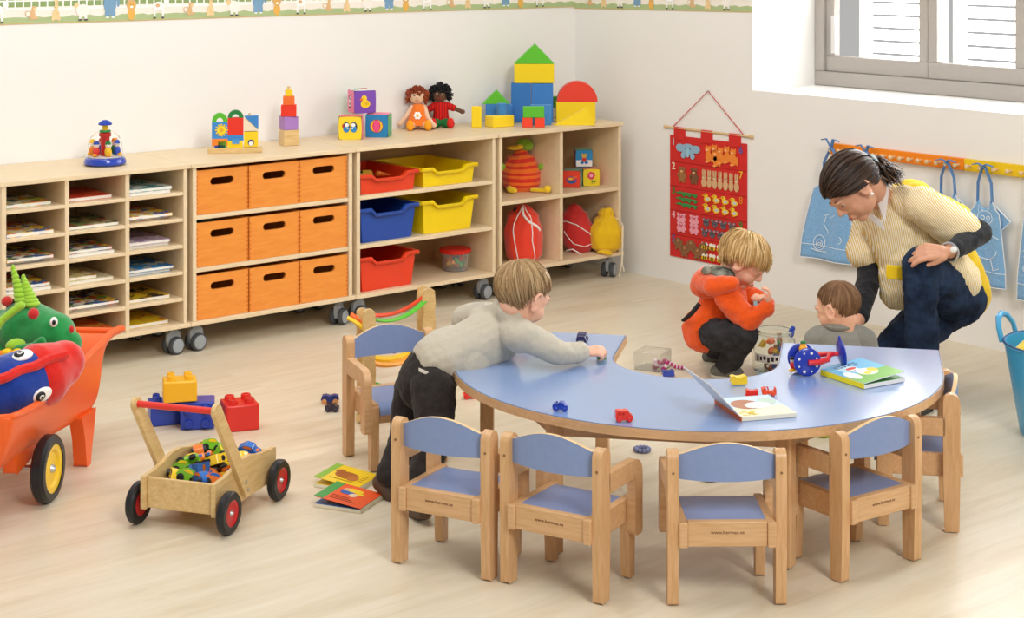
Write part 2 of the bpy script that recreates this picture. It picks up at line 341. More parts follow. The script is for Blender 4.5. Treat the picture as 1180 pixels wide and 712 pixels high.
# wallpaper border of animals (flat printed strip on both walls)
def border():
    BB = 1.3296; hgt = .19
    cream = C('#f3ece0', .8); green = C('#aebf8c', .8); fence = C('#fbfaf6', .8); dk = C('#8fa66d', .8); gold = C('#d6b268', .8)
    tan = C('#dcb583', .8); tan2 = C('#ecd09a', .8); sheepc = C('#f6f1e8', .8); blk = C('#54504c', .8); blue = C('#7ba2c2', .8); lion = C('#e9b457', .8); mane = C('#d7b07f', .8)
    def strip(name, L_, T, slope):
        b = MB()
        b.box2((0, 0, 0), (L_, -.002, hgt), cream, T)
        b.box2((0, -.002, .0), (L_, -.0028, .003), gold, T)
        n = int(L_ / .025); pts = [(0, .003)] + [(L_, .003)] + [(L_ - L_ * i / n, .026 + .003 * math.sin(i * 1.9) + .002 * (i % 3)) for i in range(n + 1)]
        b.prism(pts, -.0028, -.002, green, 'y', T)
        pts = [(0, .07), (L_, .07)] + [(L_ - L_ * i / n, .155 + .012 * math.sin(i * .7)) for i in range(n + 1)]
        b.prism(pts, -.0024, -.002, dk, 'y', T)
        b.box2((0, -.002, .056), (L_, -.0035, .063), fence, T); b.box2((0, -.002, .092), (L_, -.0035, .098), fence, T)
        for i in range(int(L_ / .035)): b.box2((i * .035, -.002, .056), (i * .035 + .006, -.0036, .118), fence, T)
        x = .12; k = 0; y = -.0045
        cnt = [0]
        def e(cx, cz, rx, rz, m, yy=y): cnt[0] += 1; b.disc((cx, yy - .00006 * (cnt[0] % 12), cz), (rx, rz), m, T, n=14, h=.0004)
        while x < L_ - .1:
            kk = k % 6
            if kk == 0:   # monkey
                e(x, .035, .014, .02, tan); e(x + .008, .062, .011, .012, tan); e(x + .011, .06, .006, .007, tan2, y - .001); e(x - .018, .042, .012, .012, tan); e(x - .018, .042, .009, .009, cream, y - .0007); e(x + .014, .024, .014, .006, tan)
            elif kk == 1:  # giraffe
                e(x, .035, .016, .022, tan2); e(x + .002, .075, .008, .03, tan2); e(x - .004, .105, .015, .011, tan2); e(x - .013, .02, .007, .012, tan2); e(x + .013, .02, .007, .012, tan2); e(x - .008, .106, .002, .002, blk, y - .001)
                for q in range(6): e(x + random.uniform(-.01, .01), .03 + q * .012, .003, .003, tan, y - .001)
            elif kk == 2:  # sheep
                for q in range(9): e(x + .018 * math.cos(q * .7), .05 + .014 * math.sin(q * .7), .013, .013, sheepc)
                e(x, .05, .022, .018, sheepc); e(x - .028, .07, .011, .014, tan2); e(x - .012, .02, .006, .012, sheepc); e(x + .014, .02, .006, .012, sheepc); e(x - .012, .011, .009, .004, blk, y - .001); e(x + .014, .011, .009, .004, blk, y - .001)
            elif kk == 3:  # elephant
                e(x, .075, .03, .042, blue); e(x - .012, .035, .012, .02, blue); e(x + .014, .035, .012, .02, blue); e(x + .022, .105, .02, .02, blue); e(x + .038, .085, .007, .025, blue); e(x - .012, .018, .009, .003, fence, y - .001); e(x + .014, .018, .009, .003, fence, y - .001)
            elif kk == 4:  # lion
                e(x, .03, .018, .026, lion); e(x, .07, .023, .024, mane); e(x, .066, .015, .016, lion, y - .001); e(x, .06, .007, .005, fence, y - .0016); e(x - .005, .07, .002, .002, blk, y - .0018); e(x + .005, .07, .002, .002, blk, y - .0018)
            else:          # spotted cow
                e(x, .06, .03, .019, fence); e(x + .036, .08, .012, .013, fence); e(x - .02, .03, .005, .022, fence); e(x + .02, .03, .005, .022, fence); e(x - .02, .01, .007, .004, blk, y - .001); e(x + .02, .01, .007, .004, blk, y - .001); e(x - .005, .063, .01, .008, mane, y - .001)
            x += (.105, .12, .125, .1, .13, .15)[kk]; k += 1
        return struct(b.build(name))
    # hung a touch out of level, as in the photo
    d = math.atan2(.018, 3.2)
    T1 = Matrix.Translation((-4.6, -.001, BB + .009 + .006)) @ rotm('Y', math.atan2(.016, 4.6))
    strip('trim_1', 4.6, T1, 0)
    Ll = abs(Ya)
    T2 = Matrix.Translation((-.001, 0, BB - .009)) @ rotm('Z', R(-90)) @ rotm('Y', -math.atan2(.021, Ll))
    strip('trim_2', Ll - .001, T2, 0)
border()

# ------------------------------------------------------------------ shelving
SD, SH, ZB, XR, UW, TK = .4828, .7724, .1096, -.1099, .8144, .018
def caster():
    c = MB(); return c
def add_casters(root):
    for sx in (.052, UW - .052):
        for yy in (-SD + .055, -.10):
            ang = random.choice((.2, -.25, .5, .1)) + R(0)
            T = Matrix.Translation((sx, yy, 0)) @ rotm('Z', ang)
            h = MB()
            h.prism([(-.026, .03), (.026, .03), (.034, .06), (.03, .085), (.012, .1), (-.012, .1), (-.03, .085), (-.034, .06)], -.008, .008, M['wheelg'], 'y', T)
            h.cyl((0, 0, .098), .008, .03, M['steel'], T=T, n=12); h.box((0, 0, .1075), (.05, .05, .004), M['steel'], T)
            co = h.build('caster', root, bevel=.003)
            for s in (-1, 1):
                q = MB(); TT = T @ Matrix.Translation((0, s * .021, .036)) @ rotm('X', R(-90 * s))
                q.lathe([(.031, -.011), (.036, -.008), (.036, .006), (.033, .011)], M['wheeld'], 24, TT)
                q.lathe([(.0285, .0), (.0285, .0115), (.025, .0145), (.004, .016)], M['wheelg'], 24, TT)
                q.build('wheel', co)
def unit(k, label, shelves, dividers, loc_only=False):
    x0 = XR - (k + 1) * UW
    root = thing('storage_unit', label, 'shelf unit', (x0, 0, 0), 0, None)
    def bd(name, a, b, m=M['maple'], bev=.002): return MB().box2(a, b, m).build(name, root, bevel=bev)
    bd('top_board', (.001, -SD, SH - TK), (UW - .001, -.004, SH)); bd('bottom_board', (.001, -SD, ZB), (UW - .001, -.02, ZB + TK))
    bd('side_panel', (.012, -SD + .008, ZB + TK), (.012 + TK, -.02, SH - TK)); bd('side_panel', (UW - .012 - TK, -SD + .008, ZB + TK), (UW - .012, -.02, SH - TK))
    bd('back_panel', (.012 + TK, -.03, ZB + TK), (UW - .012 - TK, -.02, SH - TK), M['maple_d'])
    xi0, xi1 = .012 + TK, UW - .012 - TK; zi0, zi1 = ZB + TK, SH - TK
    nd = dividers; cw = (xi1 - xi0 - nd * TK) / (nd + 1)
    for i in range(nd): x = xi0 + (i + 1) * cw + i * TK; bd('divider', (x, -SD + .012, zi0), (x + TK, -.03, zi1))
    ns = shelves; rh = (zi1 - zi0 - ns * TK) / (ns + 1)
    for i in range(ns):
        z = zi0 + (i + 1) * rh + i * TK
        if nd and ns > 1:
            for j in range(nd + 1): x = xi0 + j * (cw + TK); bd('shelf', (x, -SD + .012, z), (x + cw, -.03, z + TK * .8))
        elif nd:
            for j in range(nd + 1): x = xi0 + j * (cw + TK); bd('shelf', (x, -SD + .012, z), (x + cw, -.03, z + TK))
        else: bd('shelf', (xi0, -SD + .012, z), (xi1, -.03, z + TK))
    add_casters(root)
    return x0, xi0 + x0, cw, zi0, rh
u1 = unit(3, 'pale maple pigeonhole unit on casters holding magazines, at the left end', 5, 2)
u2 = unit(2, 'pale maple shelf unit on casters filled with nine orange wooden boxes', 2, 0)
u3 = unit(1, 'pale maple shelf unit on casters holding plastic trays', 2, 0)
u4 = unit(0, 'pale maple unit of four open compartments with bags, beside the room corner', 1, 1)

# magazines
rown = ['top row', 'second row', 'third row', 'fourth row', 'fifth row', 'bottom row']; coln = ['left column', 'middle column', 'right column']
mags = {(0, 0): [('g', 'green, white and orange')], (0, 1): [('y', 'yellow and blue')], (0, 2): [('b', 'dull blue'), ('c', 'multicoloured comic')], (0, 3): [('w', 'white'), ('y', 'yellow')], (0, 4): [('c', 'multicoloured comic')], (0, 5): [('r', 'red')],
 (1, 0): [('r', 'red')], (1, 1): [('d', 'dark green patterned')], (1, 2): [('w', 'white edged'), ('c', 'multicoloured comic')], (1, 3): [('k', 'cream'), ('k2', 'pale yellow small')], (1, 4): [('p', 'white edged'), ('c', 'red and blue comic')], (1, 5): [('sb', 'sky blue'), ('o', 'orange')],
 (2, 0): [('w', 'white'), ('t', 'white and teal')], (2, 1): [('w2', 'red and white'), ('y', 'yellow and white')], (2, 2): [('w', 'white'), ('v', 'violet')], (2, 3): [('sb', 'sky blue'), ('s', 'bright blue')], (2, 4): [('yd', 'yellow and black')], (2, 5): [('y2', 'bright yellow')]}
pal = dict(g=['#7fae3c', '#f2efe2', '#e8892c', '#2c4f8a', '#dfd23c'], y=['#f0cf25', '#f6f1dc', '#3d6cb4', '#e25a2a', '#f3d94a'], b=['#506c93', '#41587c', '#6b84a8', '#506c93'], c=['#d8452c', '#f4efe2', '#2f5aa0', '#f0c52b', '#3a3533', '#5e9a45'],
 w=['#f2f0ea', '#e8e6df', '#c9d2d8', '#f5f3ee'], r=['#e2452a', '#e8523a', '#d93c24', '#ea6a44'], d=['#3f5c3a', '#8a9d5b', '#c8b98a', '#2d3a2c', '#b5513a'], k=['#efe7c0', '#f4eed2', '#e6dba8'], k2=['#f2e9a8', '#d2a04a', '#f4efd0'], p=['#e9e4ea', '#f2f0ea', '#c8c0d0'],
 sb=['#3b9ad6', '#4aa8e0', '#328bc4'], o=['#ee7424', '#f08a3a', '#e9642a', '#f2b44a'], t=['#eef2f2', '#4aa0a8', '#d8e8ea', '#8fb8bc'], w2=['#d2402c', '#f2f0ea', '#dd8a2a'], v=['#b59ac8', '#cdb8d8', '#e8e2ec'], s=['#2583c6', '#2f93d4', '#1f6fae', '#d8c49a'], yd=['#e8cc2c', '#3a342c', '#e8b428', '#caa23a'], y2=['#f3d51f', '#f0c818', '#e0902a', '#f6de48'])
x0, xi, cw, zi, rh = u1
for (c, r), lst in mags.items():
    xc = xi + c * (cw + TK); z = zi + (5 - r) * (rh + TK)
    if r < 5: z += -TK + TK * .8
    for j, (pk, desc) in enumerate(lst):
        th = .012 if len(lst) > 1 else .014
        if pk in ('k2',): w_, d_ = .13, .2
        elif pk == 'd' or (c, r) == (1, 4): w_, d_ = .215, .27
        else: w_, d_ = random.uniform(.18, .205), .27
        b = MB(); cv = comic('cover_' + pk, pal[pk], 34)
        b.box2((0, 0, 0), (w_, d_, .0012), cv); b.box2((.001, .001, .0012), (w_ - .001, d_ - .001, th - .0012), M['paper']); b.box2((0, 0, th - .0012), (w_, d_, th), cv); b.box2((-.0008, 0, 0), (.0004, d_, th), cv)
        x_ = xc + .0065 + random.uniform(.0, max(.001, cw - w_ - .03)) * .4
        o = b.build('magazine', None, (x_, -SD + .03 + random.uniform(0, .03), z + .0005 + j * (th + .001)), rz=random.uniform(-.012, .012))
        pos = '' if len(lst) == 1 else (' on top' if j else ' underneath')
        tag(o, '%s magazine%s in the %s, %s of the pigeonholes' % (desc, pos, rown[r], coln[c]), 'magazine', 'magazines in the pigeonhole unit')

# orange wooden boxes
def orange_box(x, z, w_, h_, d_, label, y):
    root = thing('storage_box', label, 'box', (x, y, z), 0, 'orange wooden boxes in the second shelf unit')
    n = 6; hole = rrect(-.056, h_ - .064, .056, h_ - .034, .0149, 5)
    out = []
    cx, cz = 0, h_ - .049
    for (hx, hz) in hole:
        dx, dz = hx - cx, hz - cz; t = 1e9
        if dx: t = min(t, ((w_ / 2 if dx > 0 else -w_ / 2) - cx) / dx)
        if dz: t = min(t, ((h_ if dz > 0 else 0) - cz) / dz)
        out.append([cx + dx * t, cz + dz * t])
    for c_ in ((-w_ / 2, 0), (w_ / 2, 0), (-w_ / 2, h_), (w_ / 2, h_)):
        i = min(range(len(out)), key=lambda i: (out[i][0] - c_[0]) ** 2 + (out[i][1] - c_[1]) ** 2); out[i] = list(c_)
    f = MB(); f.ring(out, hole, 0, .012, M['box'])
    for s in (-1, 1):
        for i in range(9):
            f.box((s * (w_ / 2 - .004), -.0002, .012 + i * (h_ - .02) / 9), (.007, .0012, .008), C('#d8721c', .5))
    f.build('front_panel', root)
    b = MB(); b.box2((-w_ / 2, .012, 0), (-w_ / 2 + .01, d_, h_), M['box']); b.box2((w_ / 2 - .01, .012, 0), (w_ / 2, d_, h_), M['box']); b.box2((-w_ / 2 + .01, d_ - .012, 0), (w_ / 2 - .01, d_, h_), M['box']); b.box2((-w_ / 2 + .01, .012, 0), (w_ / 2 - .01, d_ - .012, .008), M['boxd'])
    b.build('box_body', root, bevel=.0015)
    return root
x0, xi, cw, zi, rh = u2
bw = cw / 3
for r in range(3):
    for c in range(3):
        z = zi + (2 - r) * (rh + TK)
        orange_box(xi + (c + .5) * bw, z + .001, bw - .006, rh - .016, .40, 'orange wooden box with a slot handle, %s box of the %s' % (('left', 'middle', 'right')[c], ('top shelf', 'middle shelf', 'bottom shelf')[r]), -SD + .014 + .006 * random.random())
o = MB(); 
for i in range(5): o.ell((.02 * i, random.uniform(-.02, .02), random.uniform(0, .01)), (.03, .04, .02), C('#2e5961', .8))
o = o.build('cloth_bundle', None, (xi + .05, -SD + .1, zi + rh + TK + rh - .04), remesh=.004, smooth=4)
tag(o, 'dark teal cloth bundle peeping out of the left box on the middle shelf', 'cloth')

# plastic trays
def tray(w_, d_, h_, col, label, loc, rz=0):
    m = C(col, .32, coat=.2)
    root = thing('plastic_tray', label, 'tray', loc, rz, 'plastic trays in the third shelf unit')
    b = MB(); dip = .022 if h_ < .1 else .026
    def loop(x, y, zt, z0=None, front=True):
        pts = []
        fx = [-1, -.62, -.45, .45, .62, 1]
        for t in fx: pts.append((x * t / 1, -y, zt - (dip if abs(t) < .5 and front else 0)))
        for t in (-.5, 0, .5, 1): pts.append((x, y * t, zt))
        for t in (.5, 0, -.5, -1): pts.append((x * t, y, zt))
        for t in (.5, 0, -.5): pts.append((-x, y * t, zt))
        return pts
    w2, d2 = w_ / 2, d_ / 2; ix, iy = w2 - .012, d2 - .012
    bx, by = ix - h_ * .11, iy - h_ * .08
    L0 = loop(bx, by, 0, front=False); L1 = loop(ix, iy, h_); L2 = loop(w2, d2, h_ + .002); L3 = loop(w2 + .001, d2 + .001, h_ - .014)
    n = len(L0); vs = L0 + L1 + L2 + L3; fs = [tuple(range(n))]
    for k in range(3):
        for i in range(n): j = (i + 1) % n; fs.append((k * n + i, k * n + j, (k + 1) * n + j, (k + 1) * n + i))
    b.add(vs, fs, m); b.build('tray_body', root, solid=.0028, bevel=.0, soffset=0)
    return root
x0, xi, cw, zi, rh = u3
ytr = -SD + .018 + .20
zr = [zi + 2 * (rh + TK), zi + rh + TK, zi]
tray(.325, .40, .085, '#e8421c', 'shallow red plastic tray holding toy food on the top shelf', (xi + .168, ytr, zr[0] + .002))
tray(.325, .40, .085, '#f5d400', 'shallow yellow plastic tray on the top shelf', (xi + .515, ytr + .005, zr[0] + .002))
tray(.325, .40, .15, '#1d4aa8', 'deep blue plastic tray on the middle shelf', (xi + .168, ytr, zr[1] + .002))
tray(.325, .40, .15, '#f5d400', 'deep yellow plastic tray on the middle shelf', (xi + .515, ytr + .005, zr[1] + .002))
tray(.325, .40, .15, '#ea3f1b', 'deep red plastic tray on the bottom shelf', (xi + .168, ytr, zr[2] + .002))
for i, (dx, dy, c, nm, lb) in enumerate([(-.06, -.04, '#c98a3c', 'bread', 'brown toy bread roll'), (.0, -.03, '#d8b23a', 'toy_cheese', 'yellow toy cheese'), (.04, .03, '#4c7a35', 'toy_leaf', 'green toy leaf'), (-.02, .06, '#c0702e', 'toy_bun', 'tan toy bun'), (.09, -.02, '#e0762a', 'toy_carrot', 'orange toy carrot')]):
    b = MB(); m = C(c, .5)
    if nm == 'bread': b.ell((0, 0, 0), (.045, .025, .02), m)
    elif nm == 'toy_cheese': b.prism([(-.03, -.02), (.03, -.02), (.03, .005), (-.03, .02)], -.018, .018, m)
    elif nm == 'toy_leaf': b.prism([(-.05, 0), (-.02, .025), (.02, .028), (.05, 0), (.02, -.025), (-.02, -.022)], -.004, .004, m, 'z', rotm('X', R(25)))
    elif nm == 'toy_bun': b.ell((0, 0, 0), (.035, .035, .022), m)
    else: b.lathe([(.003, -.045), (.013, .03), (.008, .036)], m, 14, rotm('Y', R(80)))
    o = b.build(nm, None, (xi + .168 + dx, ytr + dy, zr[0] + .055 + .012 * (i % 2)), bevel=.003 if nm == 'toy_cheese' else 0, rz=i * .8)
    tag(o, lb + ' lying in the shallow red tray', 'toy food')
# bucket with red lid
def tub():
    p = (xi + .66, -SD + .17, zr[2] + .001)
    root = thing('toy_bucket', 'clear plastic bucket with a red lid full of coloured wooden pieces, bottom shelf', 'bucket', p)
    MB().lathe([(.058, 0), (.068, .085), (.066, .085), (.056, .003)], mat('clear_plastic', '#ffffff', .08, .5, trans=.9, ior=1.1), 32).build('bucket_body', root)
    MB().lathe([(.074, .083), (.076, .086), (.076, .098), (.07, .103), (.0, .104)], C('#d8231c', .35), 32, close=False).build('lid', root)
    for i in range(26):
        a_ = random.random() * 6.28; r_ = .044; c = ['#e8c11c', '#2d5fae', '#3d9440', '#d8352a', '#e8862a'][i % 5]
        o = MB().cyl((0, 0, 0), random.choice((.011, .008)), .03, C(c, .4), n=10, T=rotm('X', random.random() * 3) @ rotm('Y', random.random() * 3)).build('wooden_piece', None, (p[0] + r_ * math.cos(a_) * random.uniform(.3, 1), p[1] + r_ * math.sin(a_) * random.uniform(.3, 1), p[2] + .016 + .002 * i))
        tag(o, 'small %s wooden piece inside the clear red-lidded bucket' % {'#e8c11c': 'yellow', '#2d5fae': 'blue', '#3d9440': 'green', '#d8352a': 'red', '#e8862a': 'orange'}[c], 'toy block', 'coloured pieces in the clear bucket')
tub()
# ------------------------------------------------------------------ chairs
def seat_ang(a): return RZ0 + R(a)
def make_chair():
    root = thing('toddler_chair', '', 'chair')
    bh = M['beech']; hz = M['beech_h']
    def post(s):
        b = MB(); pts = [(-.021, 0), (.019, 0), (.023, .15), (.024, .365)] + [(.0 + .024 * math.cos(R(t)), .365 + .026 * math.sin(R(t))) for t in range(15, 180, 15)] + [(-.024, .365), (-.024, .15)]
        b.prism(pts, s * .1235, s * .1515, bh, 'x'); o = b.build('back_leg', root, bevel=.005, seg=3)
        q = MB(); q.cyl((s * .1375, 0, -.0), .012, .006, C('#8c8880', .5), n=14); q.cyl((s * .1375, -.0245, .335), .0035, .002, C('#8a6a45', .6), 'y', 10); q.build('glide', o)
    def fleg(s):
        b = MB(); pts = [(.175, 0), (.203, 0), (.208, .19), (.204, .205), (.17, .21), (.168, .15)]
        b.prism(pts, s * .103, s * .129, bh, 'x'); o = b.build('front_leg', root, bevel=.005, seg=3)
        MB().cyl((s * .116, .19, 0), .011, .006, C('#8c8880', .5), n=14).build('glide', o)
    def arm(s):
        b = MB(); pts = [(.018, .272), (.165, .272), (.165, .125), (.172, .118), (.2, .118), (.207, .125)] + [(.165 + .042 * math.cos(R(t)), .278 + .042 * math.sin(R(t))) for t in range(0, 91, 15)] + [(.018, .322)]
        b.prism(pts, s * .1275, s * .1515, hz, 'x'); b.build('armrest', root, bevel=.005, seg=3)
    def rail(s):
        b = MB(); b.box2((s * .1015, -.034, .148), (s * .1235, .2, .212), M['beech_h']); b.build('side_rail', root, bevel=.003)
    for s in (-1, 1): post(s); fleg(s); arm(s); rail(s)
    b = MB(); b.box2((-.1015, -.028, .15), (.1015, -.006, .213), hz); rr = b.build('rear_rail', root, bevel=.002)
    text('www.hermex.es', .013, C('#6b3f1c', .6), TF((0, -.0284, .186), (1, 0, 0), (0, 0, 1)), .0002).build('stamp', rr, label='small brown printed web address')
    b = MB(); b.box2((-.1015, .188, .15), (.1015, .204, .2), hz); b.build('front_rail', root, bevel=.003)
    # seat: laminated, front edge rolling down
    b = MB(); pr = [(-.006, .2105), (.16, .2105), (.185, .209), (.203, .203), (.213, .192), (.216, .178), (.209, .178), (.205, .19), (.197, .198), (.183, .2025), (.16, .2035), (-.006, .2035)]
    b.prism(pr, -.1015, .1015, M['lamc'], 'x'); b.build('seat', root, bevel=.0008)
    b = MB(); n = 20; vs = []; t2 = .006
    def yc(x): return -.02 * (1 - (x / .1235) ** 2)
    fr_, bk_, ed = [], [], []
    for i in range(n + 1):
        x = -.1235 + .247 * i / n; q = 1 - (x / .1235) ** 2
        zt = .377 + .034 * (q ** 1.25); zb = .316 - .003 * q
        for (yy, zz) in ((-t2, zb), (-t2, zt), (t2, zt), (t2, zb)): vs.append((x, yc(x) + yy, zz))
    f1 = [(4 * i, 4 * i + 4, 4 * i + 5, 4 * i + 1) for i in range(n)]; f2 = [(4 * i + 3, 4 * i + 2, 4 * i + 6, 4 * i + 7) for i in range(n)]
    f3 = [(4 * i + 1, 4 * i + 5, 4 * i + 6, 4 * i + 2) for i in range(n)] + [(4 * i, 4 * i + 3, 4 * i + 7, 4 * i + 4) for i in range(n)] + [(0, 1, 2, 3), (4 * n, 4 * n + 3, 4 * n + 2, 4 * n + 1)]
    b.add(vs, f1 + f2, M['lamc']); b.add(vs, f3, C('#e3c08c', .45)); b.build('backrest', root)
    return root
CL = ['beech toddler chair with blue back and arms, leftmost of the four in the front row', 'beech toddler chair with blue back, second from the left in the front row',
      'beech toddler chair with blue back seen square from behind, in front of the table middle', 'beech toddler chair with blue seat, turned, in front of the right side of the table',
      'beech toddler chair at the right end of the table, seen from the side', 'beech toddler chair facing the camera behind the standing boy']
CP = [(-.182, 4.597, -27.3), (.11, 4.445, -31), (.546, 4.371, 1), (.977, 4.6, 34.4), (1.281, 5.03, 79), (-.409, 5.665, -156.4)]
proto = make_chair()
for i, (u, v, a) in enumerate(CP):
    o = proto if i == 0 else dup(proto)
    q = W(u, v, .003); o.location = q; o.rotation_euler = (0, 0, seat_ang(a)); o['label'] = CL[i]; o['group'] = 'toddler chairs around the table'

# ------------------------------------------------------------------ table
TT = thing('horseshoe_table', 'large horseshoe shaped toddler table with pale blue top and beech edge', 'table', W(.558, 5.236), RZ0 + R(-11.5))
def upoly(Ro, ri, s, dep, e=0):
    p = [(-Ro, s - e)] + [(Ro * math.cos(R(t)), Ro * math.sin(R(t))) for t in range(180, 361, 5)] + [(Ro, s - e), (ri, s - e)]
    p += [(ri, .02)] + [(ri * math.cos(R(t)), .02 + (dep) * math.sin(R(t))) for t in range(-6, -180, -6)] + [(-ri, .02), (-ri, s - e)]
    return p
TH_ = .4
MB().prism(upoly(.74, .25, .305, .22), TH_ - .026, TH_ - .0014, M['beech_h'], 'z').build('table_edge', TT, bevel=.006, seg=3)
MB().prism(upoly(.735, .255, .305, .225, .004), TH_ - .0016, TH_, M['lam'], 'z').build('table_top', TT)
MB().prism(upoly(.7385, .2515, .305, .2215, .001), TH_ - .0018, TH_ - .0008, C('#5a6b8c', .5), 'z').build('edge_line', TT)
legs = [(-.64, -.04, 8), (-.315, .21, 0), (-.33, -.59, 25), (.30, -.575, -20), (.65, .0, -8), (.315, .21, 0)]
def tl(x, y, a):
    T = Matrix.Translation((x, y, 0)) @ rotm('Z', R(a)); b = MB(); b.box((0, 0, (TH_ - .027) / 2 + .003), (.042, .042, TH_ - .033), M['beech'], T); o = b.build('table_leg', TT, bevel=.005, seg=3)
    MB().cyl((0, 0, .003), .015, .006, C('#8c8880', .5), T=T, n=14).build('glide', o)
for l in legs: tl(*l)
def apron(a, b_, z0=.325):
    a = Vector((a[0], a[1], 0)); b_ = Vector((b_[0], b_[1], 0)); d = b_ - a; T = frame((a + b_) / 2, d.normalized(), Vector((0, 0, 1)).cross(d.normalized()), Vector((0, 0, 1)))
    MB().box((0, 0, (z0 + TH_ - .027) / 2), (d.length - .04, .018, TH_ - .027 - z0), M['beech_h'], T).build('apron', TT, bevel=.002)
L6 = [legs[i] for i in (1, 0, 2, 3, 4, 5)]
for i in range(5): apron(L6[i], L6[i + 1])

# ------------------------------------------------------------------ things on the shelf tops
HT = SH
def top(px, py): return P(px, py, HT)
def VA(p): return (p - Vector((CX, CY, 0))).dot(Vector((SN, CS, 0)))
G_BL = 'foam building blocks in the play castle'
def scale_at(p): return F_ / VA(p)
def block(kind, x0, y0, x1, y1, col, name, label, v, depth=.07, rz=0, apex=None, zb=None, pts=None):
    s = F_ / v; w_, h_ = (x1 - x0) / s, (y1 - y0) / s; base = PV((x0 + x1) / 2, y1, v)
    b = MB(); m = C(col, .75, sheen=.2)
    if kind == 'box': b.box2((-w_ / 2, 0, 0), (w_ / 2, depth, h_), m)
    elif kind == 'tri': ax = ((apex - (x0 + x1) / 2) / s); b.prism([(-w_ / 2, 0), (w_ / 2, 0), (ax, h_)], 0, depth, m)
    elif kind == 'half': b.prism([(w_ / 2, 0)] + [(w_ / 2 * math.cos(R(t)), h_ * math.sin(R(t))) for t in range(0, 181, 9)][1:], 0, depth, m)
    elif kind == 'cyl': b.cyl((0, w_ / 2, h_ / 2), w_ / 2, h_, m, n=28)
    elif kind == 'poly': b.prism([((px - (x0 + x1) / 2) / s, (y1 - py) / s) for px, py in pts], 0, depth, m)
    o = b.build(name, None, base, bevel=.003, rz=RZ0 + R(rz)); o.location.z = HT + .0005 if zb is None else zb
    tag(o, label, 'toy block', G_BL); return o, h_
vt = lambda y: F_ * (CH - HT) / (y - Y0)
block('box', 543.2, 122.7, 554.6, 147.2, '#f7d61a', 'foam_slab', 'thin upright yellow block standing alone beside the small castle', vt(147.2), .018, rz=-8)
v = vt(143); _, h = block('box', 559.5, 120, 588.5, 143, '#3c82c6', 'foam_block', 'blue block under the small green roof', v, .06)
block('tri', 556, 104, 587, 120, '#5fc02e', 'foam_roof', 'small green triangular roof block', v, .06, apex=572, zb=HT + h + .001)
v = vt(146.6); _, h = block('box', 566, 134.5, 595, 147.2, '#f7d61a', 'foam_block', 'flat yellow block seen corner-on at the front of the castle', v, .075, rz=34)
o, _ = block('cyl', 572.5, 122.3, 584, 135.3, '#3c82c6', 'foam_cylinder', 'small blue cylinder standing on the yellow block', v + .045, zb=HT + h + .001)
block('box', 584.8, 120.4, 590.5, 141.5, '#3f86ca', 'foam_pillar', 'narrow blue pillar block behind the small blue cylinder', vt(142.2), .03)
v = vt(141.2); _, h = block('box', 589, 95.7, 612, 140.8, '#3576bd', 'foam_block', 'tall blue tower block, left of the pair', v, .095)
_, _ = block('box', 612.6, 96.2, 637.4, 140.8, '#3c80c8', 'foam_block', 'tall blue tower block, right of the pair', v, .095)
_, h2 = block('box', 592.5, 73.6, 638.5, 95.7, '#f5d418', 'foam_block', 'long yellow block on top of the two tall blue blocks', v, .09, zb=HT + h + .001)
block('tri', 592.5, 50.9, 638.5, 73.6, '#5fc02e', 'foam_roof', 'large green triangular roof block on the tall castle tower', v, .09, apex=616.4, zb=HT + h + h2 + .002)
v = vt(144.3); block('box', 611.2, 120.3, 635.4, 143.8, '#478ccc', 'foam_block', 'medium blue block in front of the right tall tower block', v, .025)
v = vt(147); _, h = block('box', 601.9, 135.2, 613.6, 146.3, '#ef4426', 'foam_cube', 'small red cube, left of the two under the green brick', v, .035)
block('box', 616, 135.2, 627.7, 146.3, '#ef4426', 'foam_cube', 'small red cube, right of the two under the green brick', v, .035)
block('box', 602.7, 122.3, 627.2, 135, '#5bbb2c', 'foam_brick', 'green brick lying across two small red cubes', v, .035, zb=HT + h + .001)
v = vt(141.3); _, h = block('box', 641, 117.6, 686.2, 141.2, '#f5d418', 'foam_block', 'long yellow block under the red half round block', v, .09)
block('half', 642, 94.4, 688.7, 117.6, '#e8402c', 'foam_arch', 'red half round block on the right of the castle', v, .085, zb=HT + h + .001)
v = vt(144.5); block('poly', 637.7, 121.8, 686.4, 142, '#f7d820', 'foam_wedge', 'yellow triangular wedge leaning before the long yellow block', v, .03, pts=[(637.7, 142), (686.4, 142), (675.5, 121.8)])
v = vt(139.5); _, h = block('box', 634, 127, 642.5, 139, '#eceae4', 'foam_cube', 'small white cube half hidden behind the tower', v + .12, .03); block('cyl', 634.5, 114, 643.5, 127, '#5aa832', 'foam_ball', 'small green cylinder peeping out behind the tower', v + .12, zb=HT + h + .001)

